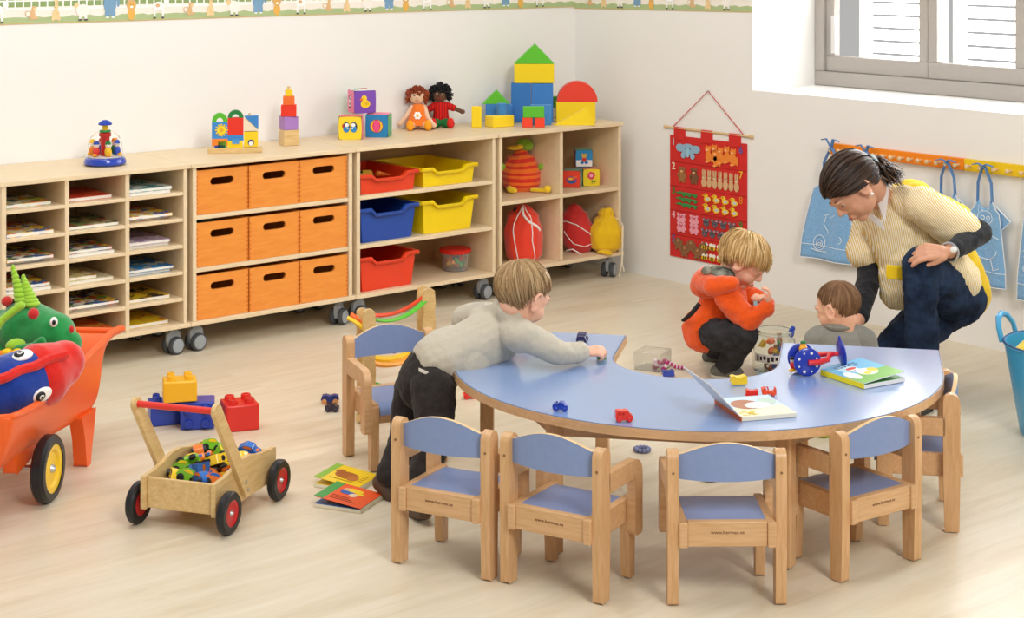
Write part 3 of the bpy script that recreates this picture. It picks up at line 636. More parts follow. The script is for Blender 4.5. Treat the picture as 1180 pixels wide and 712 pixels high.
# soft picture cubes
def soft_cube(s, faces, label, loc, rz, grp):
    "faces: dict of front/left/right/top colours and drawings"
    b = MB(); h = s / 2; N = 6
    col = {k: C(c, .8, sheen=.3) for k, c in faces.items() if k in ('front', 'back', 'left', 'right', 'top', 'bottom')}
    dirs = {'front': (0, -1, 0), 'back': (0, 1, 0), 'left': (-1, 0, 0), 'right': (1, 0, 0), 'top': (0, 0, 1), 'bottom': (0, 0, -1)}
    for k, d in dirs.items():
        d = Vector(d); a = Vector((0, 0, 1)).cross(d) if abs(d.z) < .5 else Vector((1, 0, 0)); c = d.cross(a)
        vs = []; fs = []
        for i in range(N + 1):
            for j in range(N + 1):
                p, q = -1 + 2 * i / N, -1 + 2 * j / N; bul = .06 * (1 - p * p) * (1 - q * q); e = 1 - .05 * (abs(p * q)) ** 2
                vs.append((d * (h * (1 + bul)) + a * (p * h * e) + c * (q * h * e)) + Vector((0, 0, h)))
        for i in range(N):
            for j in range(N): fs.append((i * (N + 1) + j, (i + 1) * (N + 1) + j, (i + 1) * (N + 1) + j + 1, i * (N + 1) + j + 1))
        b.add(vs, fs, col[k])
    o = b.build('soft_cube', None, loc, rz=rz); tag(o, label, 'toy cube', grp)
    for k, dr in faces.get('draw', {}).items():
        ang = {'front': 0, 'right': 90, 'left': -90}[k]
        T = Matrix.Translation((0, 0, h)) @ rotm('Z', R(ang)) @ Matrix.Translation((0, -h * 1.065, 0))
        q = MB(); dr(q, T, h); q.build('picture', o)
    return o
def E2(q, T, x, z, rx, rz, c, k=0): q.disc((x, -.0005 * k - .00004 * (len(q.v) // 36 % 10), z), (rx, rz), C(c, .7), T, n=18, h=.0006)
def d_shoes(q, T, h):
    for s in (-1, 1):
        E2(q, T, s * h * .32, h * .1, h * .3, h * .45, '#1c2f4a', 0); E2(q, T, s * h * .32, -h * .08, h * .26, h * .28, '#2f86c8', 1); E2(q, T, s * h * .28, h * .28, h * .18, h * .17, '#f2f0f4', 1); E2(q, T, s * h * .2, 0, h * .06, h * .06, '#ffffff', 2)
    E2(q, T, -h * .6, h * .22, h * .09, h * .14, '#c2283c', 1)
def d_ball(q, T, h):
    E2(q, T, 0, 0, h * .58, h * .58, '#b8243c', 0); E2(q, T, 0, 0, h * .54, h * .54, '#f0c62a', 1); E2(q, T, 0, 0, h * .36, h * .54, '#d8364e', 2); E2(q, T, 0, -h * .02, h * .27, h * .53, '#e8508c', 3)
def d_duck(q, T, h):
    E2(q, T, h * .02, -h * .18, h * .44, h * .34, '#f4cf22', 0); E2(q, T, -h * .1, h * .3, h * .26, h * .28, '#f4cf22', 1); E2(q, T, -h * .35, h * .22, h * .16, h * .1, '#e8722a', 2); E2(q, T, -h * .15, h * .36, h * .04, h * .05, '#30261c', 2); E2(q, T, h * .12, -h * .15, h * .2, h * .16, '#e2b418', 2)
def d_dog(q, T, h):
    E2(q, T, 0, -h * .2, h * .26, h * .34, '#f6f2f2', 0); E2(q, T, -h * .05, h * .24, h * .24, h * .22, '#f6f2f2', 1); E2(q, T, -h * .2, h * .34, h * .1, h * .16, '#231f24', 2); E2(q, T, h * .12, h * .2, h * .08, h * .1, '#231f24', 2); E2(q, T, h * .05, -h * .2, h * .12, h * .12, '#231f24', 2); E2(q, T, -h * .02, -h * .52, h * .2, h * .08, '#231f24', 2); E2(q, T, h * .3, h * .55, h * .08, h * .14, '#231f24', 1)
def d_bear(q, T, h):
    q.box((0, 0, -h * .55), (h * 1.9, .001, h * .75), C('#f4f2ee', .7), T)
    E2(q, T, 0, h * .32, h * .27, h * .25, '#e8b83c', 1); E2(q, T, -h * .2, h * .52, h * .1, h * .1, '#e8b83c', 1); E2(q, T, h * .2, h * .52, h * .1, h * .1, '#e8b83c', 1); E2(q, T, 0, -h * .12, h * .28, h * .26, '#d83a2c', 1); E2(q, T, -h * .25, -h * .45, h * .22, h * .18, '#3c78c0', 2); E2(q, T, h * .25, -h * .45, h * .22, h * .18, '#3c78c0', 2); E2(q, T, -h * .09, h * .36, h * .04, h * .04, '#2a2018', 2); E2(q, T, h * .09, h * .36, h * .04, h * .04, '#2a2018', 2)
def d_bowl(q, T, h): E2(q, T, 0, -h * .08, h * .62, h * .42, '#2468b0', 0); E2(q, T, 0, h * .04, h * .54, h * .24, '#d83a4a', 1); E2(q, T, -h * .1, h * .06, h * .3, h * .13, '#f0c838', 2); E2(q, T, h * .4, h * .25, h * .3, h * .07, '#f08038', 2)
def d_flower(q, T, h):
    q.box((h * .05, -.0004, -h * .45), (h * .06, .001, h * .6), C('#2e7a34', .7), T)
    for i in range(7): E2(q, T, h * .3 * math.cos(i * .9) - h * .05, h * .25 + h * .3 * math.sin(i * .9), h * .17, h * .17, '#d83c5c', 1)
    E2(q, T, -h * .05, h * .25, h * .2, h * .2, '#f0a8b8', 2); E2(q, T, h * .32, -h * .45, h * .2, h * .1, '#3c8a3c', 1)
gc = 'soft picture cubes on the shelf top'; cs = .105
p = top(411, 160.5); soft_cube(cs, dict(front='#f6d62a', left='#6a3c9c', right='#e23c6a', top='#d8402c', back='#2c8a48', bottom='#2c62a8', draw={'front': d_shoes}), 'yellow soft cube with blue shoes, under the purple cube', p + Vector((0, .045, 0)), RZ0 + R(1), gc)
p = top(441, 158); soft_cube(cs, dict(front='#2383bc', left='#e2b42c', right='#2c9a4a', top='#ee6a94', back='#d83c2c', bottom='#6a3c9c', draw={'front': d_ball}), 'blue soft cube with a striped beach ball picture', p + Vector((.01, .045, 0)), RZ0 + R(-6), gc)
p = top(424, 158); o = soft_cube(cs, dict(front='#7a48b0', left='#f07aa4', right='#d8402c', top='#eeeae4', back='#2c9a4a', bottom='#e6c62c', draw={'front': d_duck, 'left': d_dog}), 'purple soft cube with a yellow duck, resting on two other cubes', p + Vector((.0, .05, cs + .006)), RZ0 + R(22), gc)
for i in range(3): o_ = MB(); 
q = MB(); q.disc((-.01, -.005, cs + .004), (.035, .018), C('#3c9a4a', .7), None, 'z', h=.0006); q.disc((.012, .01, cs + .0045), (.02, .012), C('#d8402c', .7), None, 'z', h=.0006); q.build('picture', o)

# stacking tower of square cups
def stack_tower():
    p = top(338.5, 168); v = VA(p); s = F_ / v
    sz = [(25, 18, '#d8b27a', 'plain wood'), (23, 16, '#a87cc4', 'purple'), (17.5, 13.5, '#e8341f', 'red'), (13, 10.5, '#f0732a', 'orange'), (8, 8, '#f4cf1e', 'yellow')]
    z = HT + .0005; yy = [168, 150, 134.5, 121.5, 111.5, 104]
    for i, (w_, h_, c, n) in enumerate(sz):
        h_ = (yy[i] - yy[i + 1]) / s * 1.0; a = w_ / s / (math.cos(R(28)) + math.sin(R(28)))if i < 2 else w_ / s
        b = MB(); m = M['birch'] if i == 0 else C(c, .45)
        b.box((0, 0, h_ / 2), (a, a, h_ - .0006), m); o = b.build('stacking_cup', None, (p.x, p.y + .04, z), bevel=.0015, rz=RZ0 + R(28 if i < 2 else 3 * i))
        tag(o, '%s square cup, %s of the stacking tower' % (n, ['bottom', 'second level', 'middle', 'fourth level', 'top'][i]), 'stacking cup', 'square cups in the stacking tower'); z += h_
    o = MB().cyl((0, 0, .007), .007, .014, M['birch'], n=12).build('wooden_peg', None, (p.x, p.y + .04, z)); tag(o, 'tiny pale peg on the tip of the stacking tower', 'toy peg')
stack_tower()

# spinning top with dome
def spin():
    p = top(130.5, 192) ; p = p + Vector((0, .07, 0)); k = 1.0
    r = thing('spinning_carousel', 'dome carousel spinning toy on a blue round base with little figures', 'toy', p)
    v = VA(p); s = F_ / v; RR = 24 / s
    MB().lathe([(RR * .85, 0), (RR, .008), (RR, .018), (RR * .93, .03), (RR * .8, .034), (.001, .034)], C('#1f3fae', .2, coat=.5), 40).build('base_ring', r)
    MB().lathe([(RR * .8, .034), (RR * .8, .038), (.001, .038)], C('#e8e2d8', .5), 32).build('turntable', r)
    dm = [(RR * .84, .034), (RR * .83, .06), (RR * .78, .09), (RR * .66, .115), (RR * .45, .132), (RR * .2, .138)]
    MB().lathe(dm, mat('dome_plastic', '#ffffff', .03, .5, trans=1, ior=1.08), 36, close=False).build('dome', r)
    MB().lathe([(RR * .25, .132), (RR * .28, .137), (RR * .25, .142), (.001, .142)], C('#1f8a3c', .3), 24).build('collar', r)
    MB().cyl((0, 0, .152), RR * .13, .025, C('#f0b81e', .3)).build('plunger', r)
    MB().lathe([(RR * .3, .162), (RR * .34, .166), (RR * .24, .176), (RR * .1, .182), (.001, .183)], C('#1f3fae', .25), 24).build('knob', r)
    MB().cyl((0, 0, .085), RR * .2, .095, C('#c22a24', .3)).build('column', r)
    cols = ['#1f7a3c', '#2447b0', '#e8871e', '#d8322a', '#f0c01e', '#2447b0']
    for i in range(6):
        a = i * math.pi / 3 + .3; c = (RR * .55 * math.cos(a), RR * .55 * math.sin(a)); b = MB()
        b.ell((c[0], c[1], .058), (.014, .014, .02), C(cols[i], .4)); b.ell((c[0], c[1], .083), (.011, .011, .011), C('#f4e8dc', .5)); b.lathe([(.013, .088), (.008, .1), (.001, .102)], C(cols[(i + 2) % 6], .4), 12, Matrix.Translation((c[0], c[1], 0)))
        b.ell((c[0] * 1.2, c[1] * 1.2, .045), (.012, .012, .007), C('#f0a81e', .4)); b.build('figure', r)
    b = MB(); b.cyl((0, 0, .12), RR * .27, .012, C('#c22a24', .3)); b.build('canopy', r)
spin()

# wooden house puzzle on a rail
def puzzle():
    p = top(271, 176.5); s = F_ / VA(p); r = thing('block_puzzle', 'wooden house shaped block puzzle with sun picture on a pale wooden base', 'toy', p, RZ0 + R(9))
    MB().box((0, .022, .0115), (62 / s, .05, .023), M['birch']).build('base_rail', r, bevel=.002)
    u_ = lambda px: (px - 270.5) / s; z_ = lambda py: .023 + (171.5 - py) / s
    def pc(nm, pts, c, y0=.006, y1=.038, lb=None): return MB().prism([(u_(a), z_(b)) for a, b in pts], y0, y1, C(c, .4)).build(nm, r, bevel=.0012, label=lb)
    def bx(nm, a, b, c, d, col): return pc(nm, [(a, d), (c, d), (c, b), (a, b)], col)
    def arch(nm, x0, x1, yt, yb, col): 
        cx = (x0 + x1) / 2; rr_ = (x1 - x0) / 2; o_ = [(cx + rr_ * math.cos(R(t)), yt + (yb - yt) - (yb - yt) * math.sin(R(t))) for t in range(0, 181, 12)]; i_ = [(cx + rr_ * .45 * math.cos(R(t)), yb - (yb - yt) * .5 * math.sin(R(t))) for t in range(180, -1, -20)]
        return pc(nm, o_ + i_, col)
    arch('green_arch', 244, 262, 131.5, 142, '#58b82c'); arch('dark_green_arch', 262, 280, 128.5, 137.5, '#1f7f3c')
    o = bx('blue_block', 244, 142, 262, 161, '#3a8ad0')
    q = MB(); c = (u_(255), z_(151))
    for i in range(12): a = i * math.pi / 6; q.disc((c[0] + .026 * math.cos(a) * .9, .005, c[1] + .026 * math.sin(a) * .9), .004, C('#f4cf1e', .5), n=8)
    q.disc((c[0], .0045, c[1]), .019, C('#f6d41e', .5)); q.disc((c[0], .0035, c[1]), .008, C('#e8a818', .5)); q.build('sun', o)
    bx('orange_block', 244, 161, 262, 169.5, '#f08420'); bx('small_green_block', 251, 164, 260, 171.3, '#4cae2c'); bx('navy_block', 247, 168.5, 259, 172.5, '#1f3f94')
    bx('red_block', 262, 137, 280, 157, '#e2321f'); bx('blue_bridge', 262, 157, 280, 163.5, '#3a86cc'); bx('yellow_base', 262, 163.5, 279, 172, '#f4cf1e'); MB().box2((u_(267), .002, z_(167)), (u_(275), .006, z_(161.5)), C('#4a94d4', .4)).build('small_blue_block', r)
    pc('white_triangle', [(280.5, 153), (297, 152), (280.5, 136)], '#ecdcc0'); pc('blue_triangle', [(281, 135.5), (297, 135), (297, 151)], '#3a86cc'); bx('yellow_block', 280.5, 153.5, 296.5, 171, '#f4cf1e')
    MB().disc((u_(288.5), .005, z_(166)), (.013, .013), C('#243f74', .5)).disc((u_(288.5), .004, z_(167)), (.009, .009), C('#eeeeee', .5)).build('round_window', r)
    MB().cyl((u_(287), .02, z_(134)), .005, .012, M['birch'], n=10).build('peg', r)
puzzle()
# ------------------------------------------------------------------ soft bags (surface function shared by cloth and piping)
def bag(name, label, cat, loc, rz, h, prof, asp, cols, wr=.04, tilt=(0, 0), n=40, k=30, nf=9, rough=.75, spiral=0):
    "prof: list of (t, radius); cols: list of materials by height band"
    def rad(t):
        for (a, ra), (b_, rb) in zip(prof, prof[1:]):
            if t <= b_: q = (t - a) / (b_ - a); q = q * q * (3 - 2 * q); return ra + (rb - ra) * q
        return prof[-1][1]
    def S(t, th, e=1):
        w_ = 1 + wr * math.sin(nf * th + 3 * math.sin(4 * t)) * (.3 + t) + wr * .8 * math.sin(3 * th + 5 * t + 1)
        r = rad(t) * w_ * e
        return Vector((r * math.cos(th) + tilt[0] * t * h, r * asp * math.sin(th) + tilt[1] * t * h, t * h + .012 * wr * 10 * math.sin(2 * th + t * 4) * t))
    b = MB(); vs = [S(i / k, 2 * math.pi * j / n) for i in range(k + 1) for j in range(n)]
    b.add(vs, [], cols[0])
    for i in range(k):
        mt = b.m(cols[int(i / k * len(cols))] if len(cols) > 1 else cols[0])
        for j in range(n): b.f.append((i * n + j, i * n + (j + 1) % n, (i + 1) * n + (j + 1) % n, (i + 1) * n + j)); b.mi.append(mt)
    b.f += [tuple(range(n - 1, -1, -1)), tuple(k * n + j for j in range(n))]; b.mi += [0, b.m(cols[-1])]
    root = thing(name, label, cat, loc, rz); b.build('cloth', root, angle=80)
    return root, S
def piping(root, S, pts, mt, r=.0028, name='piping'):
    path = []
    for (t0, a0), (t1, a1) in zip(pts, pts[1:]):
        for i in range(8): q = i / 8; path.append(S(t0 + (t1 - t0) * q, R(a0 + (a1 - a0) * q), 1.012))
    path.append(S(pts[-1][0], R(pts[-1][1]), 1.012)); MB().tube(path, r, mt, 6).build(name, root)
x4, xi, cw, zi, rh = u4
za, zb_ = zi, zi + rh + TK
c1, c2 = xi + cw / 2, xi + cw + TK + cw / 2
red = C('#e8391c', .7, sheen=.4); red2 = C('#c8201c', .7, sheen=.4); yel = mat('yellow_cloth', '#ecc01c', .8, .2, 'noise', '#dcae14', 14, .1, .4, sheen=.3); wp = C('#f2eeea', .6); or_ = C('#f4731e', .85, sheen=.4)
rt, S = bag('drawstring_bag', 'large bright red drawstring bag with white piping in the lower left compartment', 'bag', Vector(P(603, 300, za + .001)), RZ0, .27, [(0, .07), (.12, .088), (.5, .092), (.8, .075), (.94, .045), (1, .02)], .9, [red], .04, (.0, .05))
piping(rt, S, [(.97, -100), (.7, -125), (.4, -118), (.02, -105)], wp); piping(rt, S, [(.97, -80), (.75, -60), (.4, -62), (.02, -45)], wp)
piping(rt, S, [(.98, -95), (.85, -90), (.72, -70), (.66, -50), (.55, -30)], C('#f4f4f2', .5), .006, 'zip_band'); MB().ell(S(.93, R(-150), 1.02), (.01, .006, .012), C('#26262a', .6)).build('toggle', rt)
rt, S = bag('drawstring_bag', 'dark red round drawstring bag with white piping lying in the lower right compartment', 'bag', Vector(P(668, 289, za + .001)), RZ0, .235, [(0, .055), (.15, .08), (.45, .085), (.75, .065), (.93, .035), (1, .012)], .9, [red2], .025, (-.12, .05))
piping(rt, S, [(.62, -175), (.66, -130), (.6, -90), (.42, -50), (.2, -15)], wp); piping(rt, S, [(.45, -140), (.2, -110), (.14, -70), (.2, -30)], wp, .002)
MB().tube([(-.07, -.1, .02), (-.04, -.12, .03), (-.01, -.115, .012), (.0, -.12, .003)], .003, wp, 6).build('cord', rt)
rt, S = bag('drawstring_bag', 'yellow cloth drawstring bag with a pale cord hanging down to the floor', 'bag', Vector(P(698, 290, za + .001)), RZ0, .215, [(0, .05), (.12, .078), (.45, .085), (.72, .06), (.84, .036), (.9, .04), (1, .03)], .85, [yel], .05, (.02, .06))
MB().ell((-.01, -.07, .012), (.035, .02, .012), yel).ell((.012, -.075, .004), (.022, .014, .007), yel).build('bottom_ear', rt)
pc_ = MB(); rp = rt.matrix_basis; cord = C('#e8dcc0', .7)
pc_.tube([(.015, .03, .18), (.06, -.02, .165), (.079, -.058, .15), (.078, -.062, 0), (.072, -.066, -.07), (.062, -.07, -.108)], .0028, cord, 6); pc_.tube([(.02, .03, .18), (.064, -.02, .16), (.083, -.06, .14), (.08, -.062, 0), (.078, -.064, -.05), (.088, -.066, -.085)], .0028, cord, 6)
pc_.build('cord', rt)
# striped creature bag
st = [or_, C('#e0301c', .85, sheen=.4)] * 6
rt, S = bag('creature_bag', 'red and orange striped creature shaped bag with green head and yellow feet', 'bag', Vector(P(601, 219, zb_ + .001)), RZ0, .2, [(0, .075), (.15, .094), (.5, .096), (.8, .07), (.92, .035), (1, .03)], .85, st + [or_], .05, (.0, .03))
gr = C('#8cbf2c', .8, sheen=.3); ye = C('#f2cc22', .8, sheen=.3)
MB().ell((.015, .0, .225), (.042, .032, .03), gr).ell((.03, -.01, .22), (.03, .03, .026), gr).build('head', rt, remesh=.003, smooth=3)
MB().ell((-.035, -.03, .212), (.042, .024, .011), ye).ell((-.01, -.035, .218), (.02, .02, .012), ye).build('bill', rt, remesh=.003, smooth=3)
for s in (-1, 1):
    b = MB(); a = Vector((s * .095, -.03, .12)); 
    for i in range(4): b.cap(a, .009, a + Vector((s * (.035 if s > 0 else .005), -.012, .022 - i * .014)), .0075, gr)
    b.cap((s * .08, -.02, .11), .012, a, .016, gr); b.build('hand', rt, remesh=.0028, smooth=2)
MB().cap((-.06, -.08, .018), .016, (-.035, -.115, .015), .014, ye).ell((-.05, -.11, .017), (.022, .014, .015), ye).build('foot', rt, remesh=.003, smooth=3)
MB().cap((.05, -.07, .012), .010, (.11, -.095, .013), .011, ye).ell((.125, -.1, .02), (.02, .018, .019), ye).build('foot', rt, remesh=.003, smooth=3)
# three small picture cubes in the upper right compartment
gc2 = 'small picture cubes in the upper right compartment'
cs2 = .085; bx_ = xi + cw + TK
a_ = bx_ + .06
soft_cube(cs2, dict(front='#e8432a', left='#d83060', right='#2a8a48', top='#2c7a4c', back='#2262a8', bottom='#f0c020', draw={'front': d_bowl}), 'red soft cube with a blue bowl picture in the upper right compartment', P(660, 215, zb_ + .001), RZ0 + R(-10), gc2)
soft_cube(cs2, dict(front='#eccf24', left='#1f7a4c', right='#e0452c', top='#e8742a', back='#2262a8', bottom='#d83060', draw={'front': d_flower}), 'yellow soft cube with a pink flower picture', P(679.5, 213, zb_ + .001), RZ0 + R(10), gc2)
soft_cube(cs2, dict(front='#2f8cc4', left='#a82c4c', right='#e0c42c', top='#2f9a4a', back='#d83c2c', bottom='#d83060', draw={'front': d_bear}), 'blue soft cube with a bear picture on top of two cubes', P(672, 212, zb_ + .001) + Vector((0, 0, cs2 + .006)), RZ0 + R(4), gc2)

# ------------------------------------------------------------------ rag dolls
def doll(px, py, label, skin, hairc, cloth, kind):
    p = top(px, py); root = thing('rag_doll', label, 'doll', p + Vector((0, 0, .001)), RZ0, 'rag dolls sitting on the shelf')
    sk = C(skin, .8, sheen=.2); cl = C(cloth, .85, sheen=.3) if kind == 'girl' else mat('red_check_cloth', '#d8241c', .85, .2, 'stripes', '#a81c1c', 25, .1, .6)
    b = MB(); hd = Vector((-.005, .01, .158)); b.ell(hd, (.038, .034, .04), sk); b.cap((0, .012, .1), .014, (0, .012, .13), .013, sk); b.ell((0, .015, .07), (.03, .024, .045), sk)
    if kind == 'girl': arms = [((-.03, .01, .105), (-.055, 0, .065), (-.085, -.01, .03)), ((.03, .01, .105), (.045, -.01, .06), (.075, -.02, .02))]
    else: arms = [((-.03, .01, .105), (-.062, -.01, .085), (-.058, -.03, .05)), ((.03, .01, .105), (.065, 0, .09), (.105, -.01, .075))]
    for a, e, h in arms: b.cap(a, .012, e, .011, sk); b.cap(e, .011, h, .010, sk); b.ell(h, (.014, .01, .012), sk)
    legs_ = [((-.02, -.01, .022), (-.035, -.06, .018)), ((.02, -.01, .022), (.05, -.05, .018))]
    for a, e in legs_: b.cap(a, .018, e, .014, sk)
    b.ell(hd + Vector((0, -.036, -.004)), (.005, .005, .004), sk); b.build('body', root, remesh=.003, smooth=4)
    hm = C(hairc, .8); q = MB()
    n = 260 if kind == 'girl' else 420
    for i in range(n):
        d = Vector((random.gauss(0, 1), random.gauss(0, 1), random.gauss(0, 1))).normalized()
        if d.y < -.35 and d.z < .35 and abs(d.x) < .8: continue
        if d.z < -.5: continue
        c = hd + Vector((d.x * .037, d.y * .034, d.z * .039)); l = .02 if kind == 'girl' else .026
        tgt = c + d * l * .7 + Vector((random.uniform(-1, 1), random.uniform(-1, 1), random.uniform(-1, .4) - (.6 if kind == 'girl' else 0))) * l * .55
        q.tube([c, (c + tgt) / 2 + d * .006, tgt], [.0055, .005, .002], hm, 5)
    q.ell(hd + Vector((0, .006, .008)), (.04, .036, .039), hm); 
    if kind == 'girl':
        for s in (-1, 1): q.ell(hd + Vector((s * .04, .0, .012)), (.018, .016, .018), hm)
    q.build('hair', root)
    f = MB()
    for s in (-1, 1): f.ell(hd + Vector((s * .013, -.0325, .006)), (.0042, .0025, .0042), C('#f6f2ee' if kind == 'boy' else '#3a2a22', .5)); f.ell(hd + Vector((s * .013, -.035, .006)), (.002, .0015, .002), C('#231a16', .5))
    f.tube([hd + Vector((x * .008, -.0325 - .001 * (1 - x * x), -.016 - .004 * (1 - x * x))) for x in (-1, -.5, 0, .5, 1)], .0012, C('#c03a34', .5), 5); f.build('face', root)
    if kind == 'girl':
        d_ = MB(); d_.lathe([(.024, .12), (.032, .1), (.04, .07), (.058, .03), (.062, .02), (.05, .018)], cl, 28, Matrix.Translation((0, .006, 0)) @ Matrix.Diagonal((1, .8, 1, 1))); dd = d_.build('dress', root)
        f = MB(); o_ = Vector((-.002, -.036, .068))
        T = rotm('X', R(-14)) 
        for i in range(6): f.ell(o_ + Vector((.012 * math.cos(i * 1.047), 0, .012 * math.sin(i * 1.047))), (.0075, .003, .0075), C('#ffffff', .7))
        f.ell(o_ + Vector((0, -.003, 0)), (.006, .003, .006), C('#f4c41e', .7)); f.build('flower', dd)
        sh_ = C('#f6a41e', .85)
    else:
        d_ = MB(); d_.lathe([(.024, .122), (.034, .1), (.037, .07), (.04, .04), (.035, .035)], cl, 24, Matrix.Translation((0, .008, 0)) @ Matrix.Diagonal((1, .85, 1, 1)))
        for a, e, h in arms: d_.cap(a, .0165, Vector(a).lerp(Vector(e), .85), .017, cl)
        d_.build('shirt', root, remesh=.003, smooth=2)
        t_ = MB(); tm = C('#1f7a3c', .85)
        for a, e in legs_: t_.cap(a, .024, Vector(a).lerp(Vector(e), .75), .021, tm)
        t_.ell((0, .005, .028), (.038, .03, .022), tm); t_.build('trousers', root, remesh=.003, smooth=2); sh_ = C('#d8261e', .8)
    for a, e in legs_:
        e = Vector(e); MB().ell(e + Vector((0, -.012, .004)), (.019, .022, .022), sh_).ell(e + Vector((0, -.02, .014)), (.017, .012, .02), sh_).build('shoe', root, remesh=.003, smooth=3)
doll(482, 149, 'rag doll with auburn hair and an orange dress with a white flower', '#e8c4a4', '#8a3a1a', '#f07a1e', 'girl')
doll(508, 146.5, 'rag doll with black curly hair, red checked shirt and green trousers', '#6b4630', '#17161a', '#d8241c', 'boy')

# ------------------------------------------------------------------ counting chart on the right wall
def wallT(p): return frame(p, Vector((0, -1, 0)), Vector((1, 0, 0)), Vector((0, 0, 1)))
tl_, tr_, bl_ = PR(772, 155, .006), PR(860.6, 166, .006), PR(772.7, 294.4, .006)
WD, HG = abs(tr_.y - tl_.y), tl_.z - bl_.z
print('chart', WD, HG)
chart = thing('counting_chart', 'red cloth counting chart with felt animals hanging on the wall', 'wall hanging', (0, 0, 0))
T0 = wallT(Vector((-.006, tl_.y, tl_.z))); rc = mat('red_felt', '#d8241c', .9, .2, 'noise', '#cc201a', 40, .1, .4, sheen=.3)
b = MB(); b.box2((0, 0, -HG), (WD, .004, 0), rc, T0); 
for x in (.06, .42, .78):
    b.box2((x * WD, -.004, -.02), ((x + .14) * WD, .006, .042), rc, T0)
for i in range(1, 5): b.box2((.0, -.0015, -HG * (.2 * i + .02)), (WD, 0, -HG * (.2 * i + .02) + .003), C('#a81a16', .9), T0)
fb = b.build('red_cloth', chart, bevel=.001)
MB().cyl((WD / 2, .001, .036), .0055, WD + .05, C('#d8b888', .5), 'x', 12, T0).ell((-.03, .001, .036), .011, C('#d8b888', .5), T0).ell((WD + .03, .001, .036), .011, C('#d8b888', .5), T0).build('rod', chart)
ap = PR(816, 105, .008); T1i = T0.inverted() @ ap
MB().tube([(.02, 0, .04), tuple(T1i), (WD - .02, 0, .04)], .0022, C('#c8281e', .7), 6, T0).build('cord', chart)
MB().cyl((T1i.x, 0, T1i.z), .003, .02, M['steel'], 'y', 10, T0).build('nail', chart)
def fig(kind, x, z, w_, h_, c, lb=None):
    "felt animal: centre, size"
    b = MB(); m = C(c, .9, sheen=.3)
    def e(dx, dz, rx, rz, cc=None, k=0): b.disc((x + dx * w_, -.002 - .0016 * k - .00012 * (len(b.v) // 28 % 12) - .0002 * (int(x * 1000) % 5), z + dz * h_), (rx * w_, rz * h_), C(cc, .9) if cc else m, T0, n=14, h=.003)
    if kind == 'felt_elephant':
        e(0, .1, .32, .35); e(-.35, .15, .18, .25); e(.35, .15, .18, .25); e(-.2, -.3, .1, .2); e(.2, -.3, .1, .2); e(0, -.1, .08, .3, '#9cc8dc', 1); e(-.1, .15, .025, .025, '#333a44', 2); e(.1, .15, .025, .025, '#333a44', 2)
    elif kind == 'felt_bear':
        e(0, -.12, .3, .3); e(0, .28, .26, .2); e(-.22, .42, .1, .08); e(.22, .42, .1, .08); e(-.18, -.4, .13, .1); e(.18, -.4, .13, .1); e(-.32, -.05, .1, .17); e(.32, -.05, .1, .17); e(0, .22, .12, .08, '#e0b078', 1); e(-.1, .33, .03, .02, '#221a14', 2); e(.1, .33, .03, .02, '#221a14', 2)
    elif kind == 'felt_crocodile':
        e(0, 0, .3, .3); e(-.3, .05, .22, .16); e(.35, 0, .18, .2); e(.42, -.2, .06, .3); e(-.12, -.3, .06, .2); e(.15, -.3, .06, .2); e(-.3, .25, .05, .15)
    elif kind == 'felt_pig':
        e(0, -.1, .38, .32); e(0, .2, .3, .28); e(-.25, .42, .1, .12); e(.25, .42, .1, .12); e(-.2, -.4, .1, .1); e(.2, -.4, .1, .1); e(0, .15, .12, .1, '#e05a78', 1); e(-.12, .28, .03, .03, '#33222a', 2); e(.12, .28, .03, .03, '#33222a', 2)
    elif kind == 'felt_monkey':
        e(0, -.1, .28, .32); e(0, .28, .24, .2); e(-.35, .05, .12, .25); e(.35, .05, .12, .25); e(-.2, -.4, .12, .12); e(.2, -.4, .12, .12); e(0, .24, .14, .12, '#c08a5a', 1); e(-.06, .3, .025, .02, '#221a14', 2); e(.06, .3, .025, .02, '#221a14', 2)
    elif kind == 'felt_fox':
        e(0, -.15, .3, .32); e(-.05, .28, .28, .18); b.prism([(x - .3 * w_, z + .36 * h_), (x - .1 * w_, z + .38 * h_), (x - .24 * w_, z + .52 * h_)], -.005, -.001, m, 'y', T0); b.prism([(x + .02 * w_, z + .38 * h_), (x + .22 * w_, z + .36 * h_), (x + .16 * w_, z + .52 * h_)], -.005, -.001, m, 'y', T0); e(.35, -.2, .12, .25); e(-.15, -.44, .14, .06, '#f6a85c', 1); e(-.1, .24, .1, .05, '#f6c89a', 1)
    elif kind == 'felt_rabbit':
        e(0, -.22, .36, .26); e(0, .08, .3, .14); e(-.14, .32, .12, .18); e(.16, .32, .12, .18); e(0, .06, .1, .04, '#f0dcc0', 1); e(-.1, .12, .03, .015, '#332a22', 2); e(.1, .12, .03, .015, '#332a22', 2)
    elif kind == 'felt_duck':
        e(.05, -.12, .36, .28); e(-.15, .26, .24, .2); e(-.42, .22, .12, .07, '#ee7a1e', 1); e(.1, -.1, .2, .16, '#c9d0cc', 1); e(-.05, -.44, .2, .06, '#ee7a1e', 1); e(-.18, .32, .04, .035, '#2a2018', 2)
    elif kind == 'felt_mouse':
        e(0, -.08, .34, .34); e(-.28, .32, .17, .17); e(.28, .32, .17, .17); e(-.28, .32, .09, .09, '#d890a0', 1); e(.28, .32, .09, .09, '#d890a0', 1); e(0, -.18, .07, .06, '#c04858', 1); e(-.12, .02, .04, .04, '#1a1a1c', 2); e(.12, .02, .04, .04, '#1a1a1c', 2)
    elif kind == 'felt_bee':
        e(-.2, .25, .22, .22, '#f4f0e2', 0); e(.2, .25, .22, .22, '#f4f0e2', 0); e(0, -.1, .4, .24, '#e8c02a', 1); e(-.1, -.1, .05, .23, '#4a3a1c', 2); e(.12, -.1, .05, .23, '#4a3a1c', 2)
    b.build(kind, chart, label=lb)
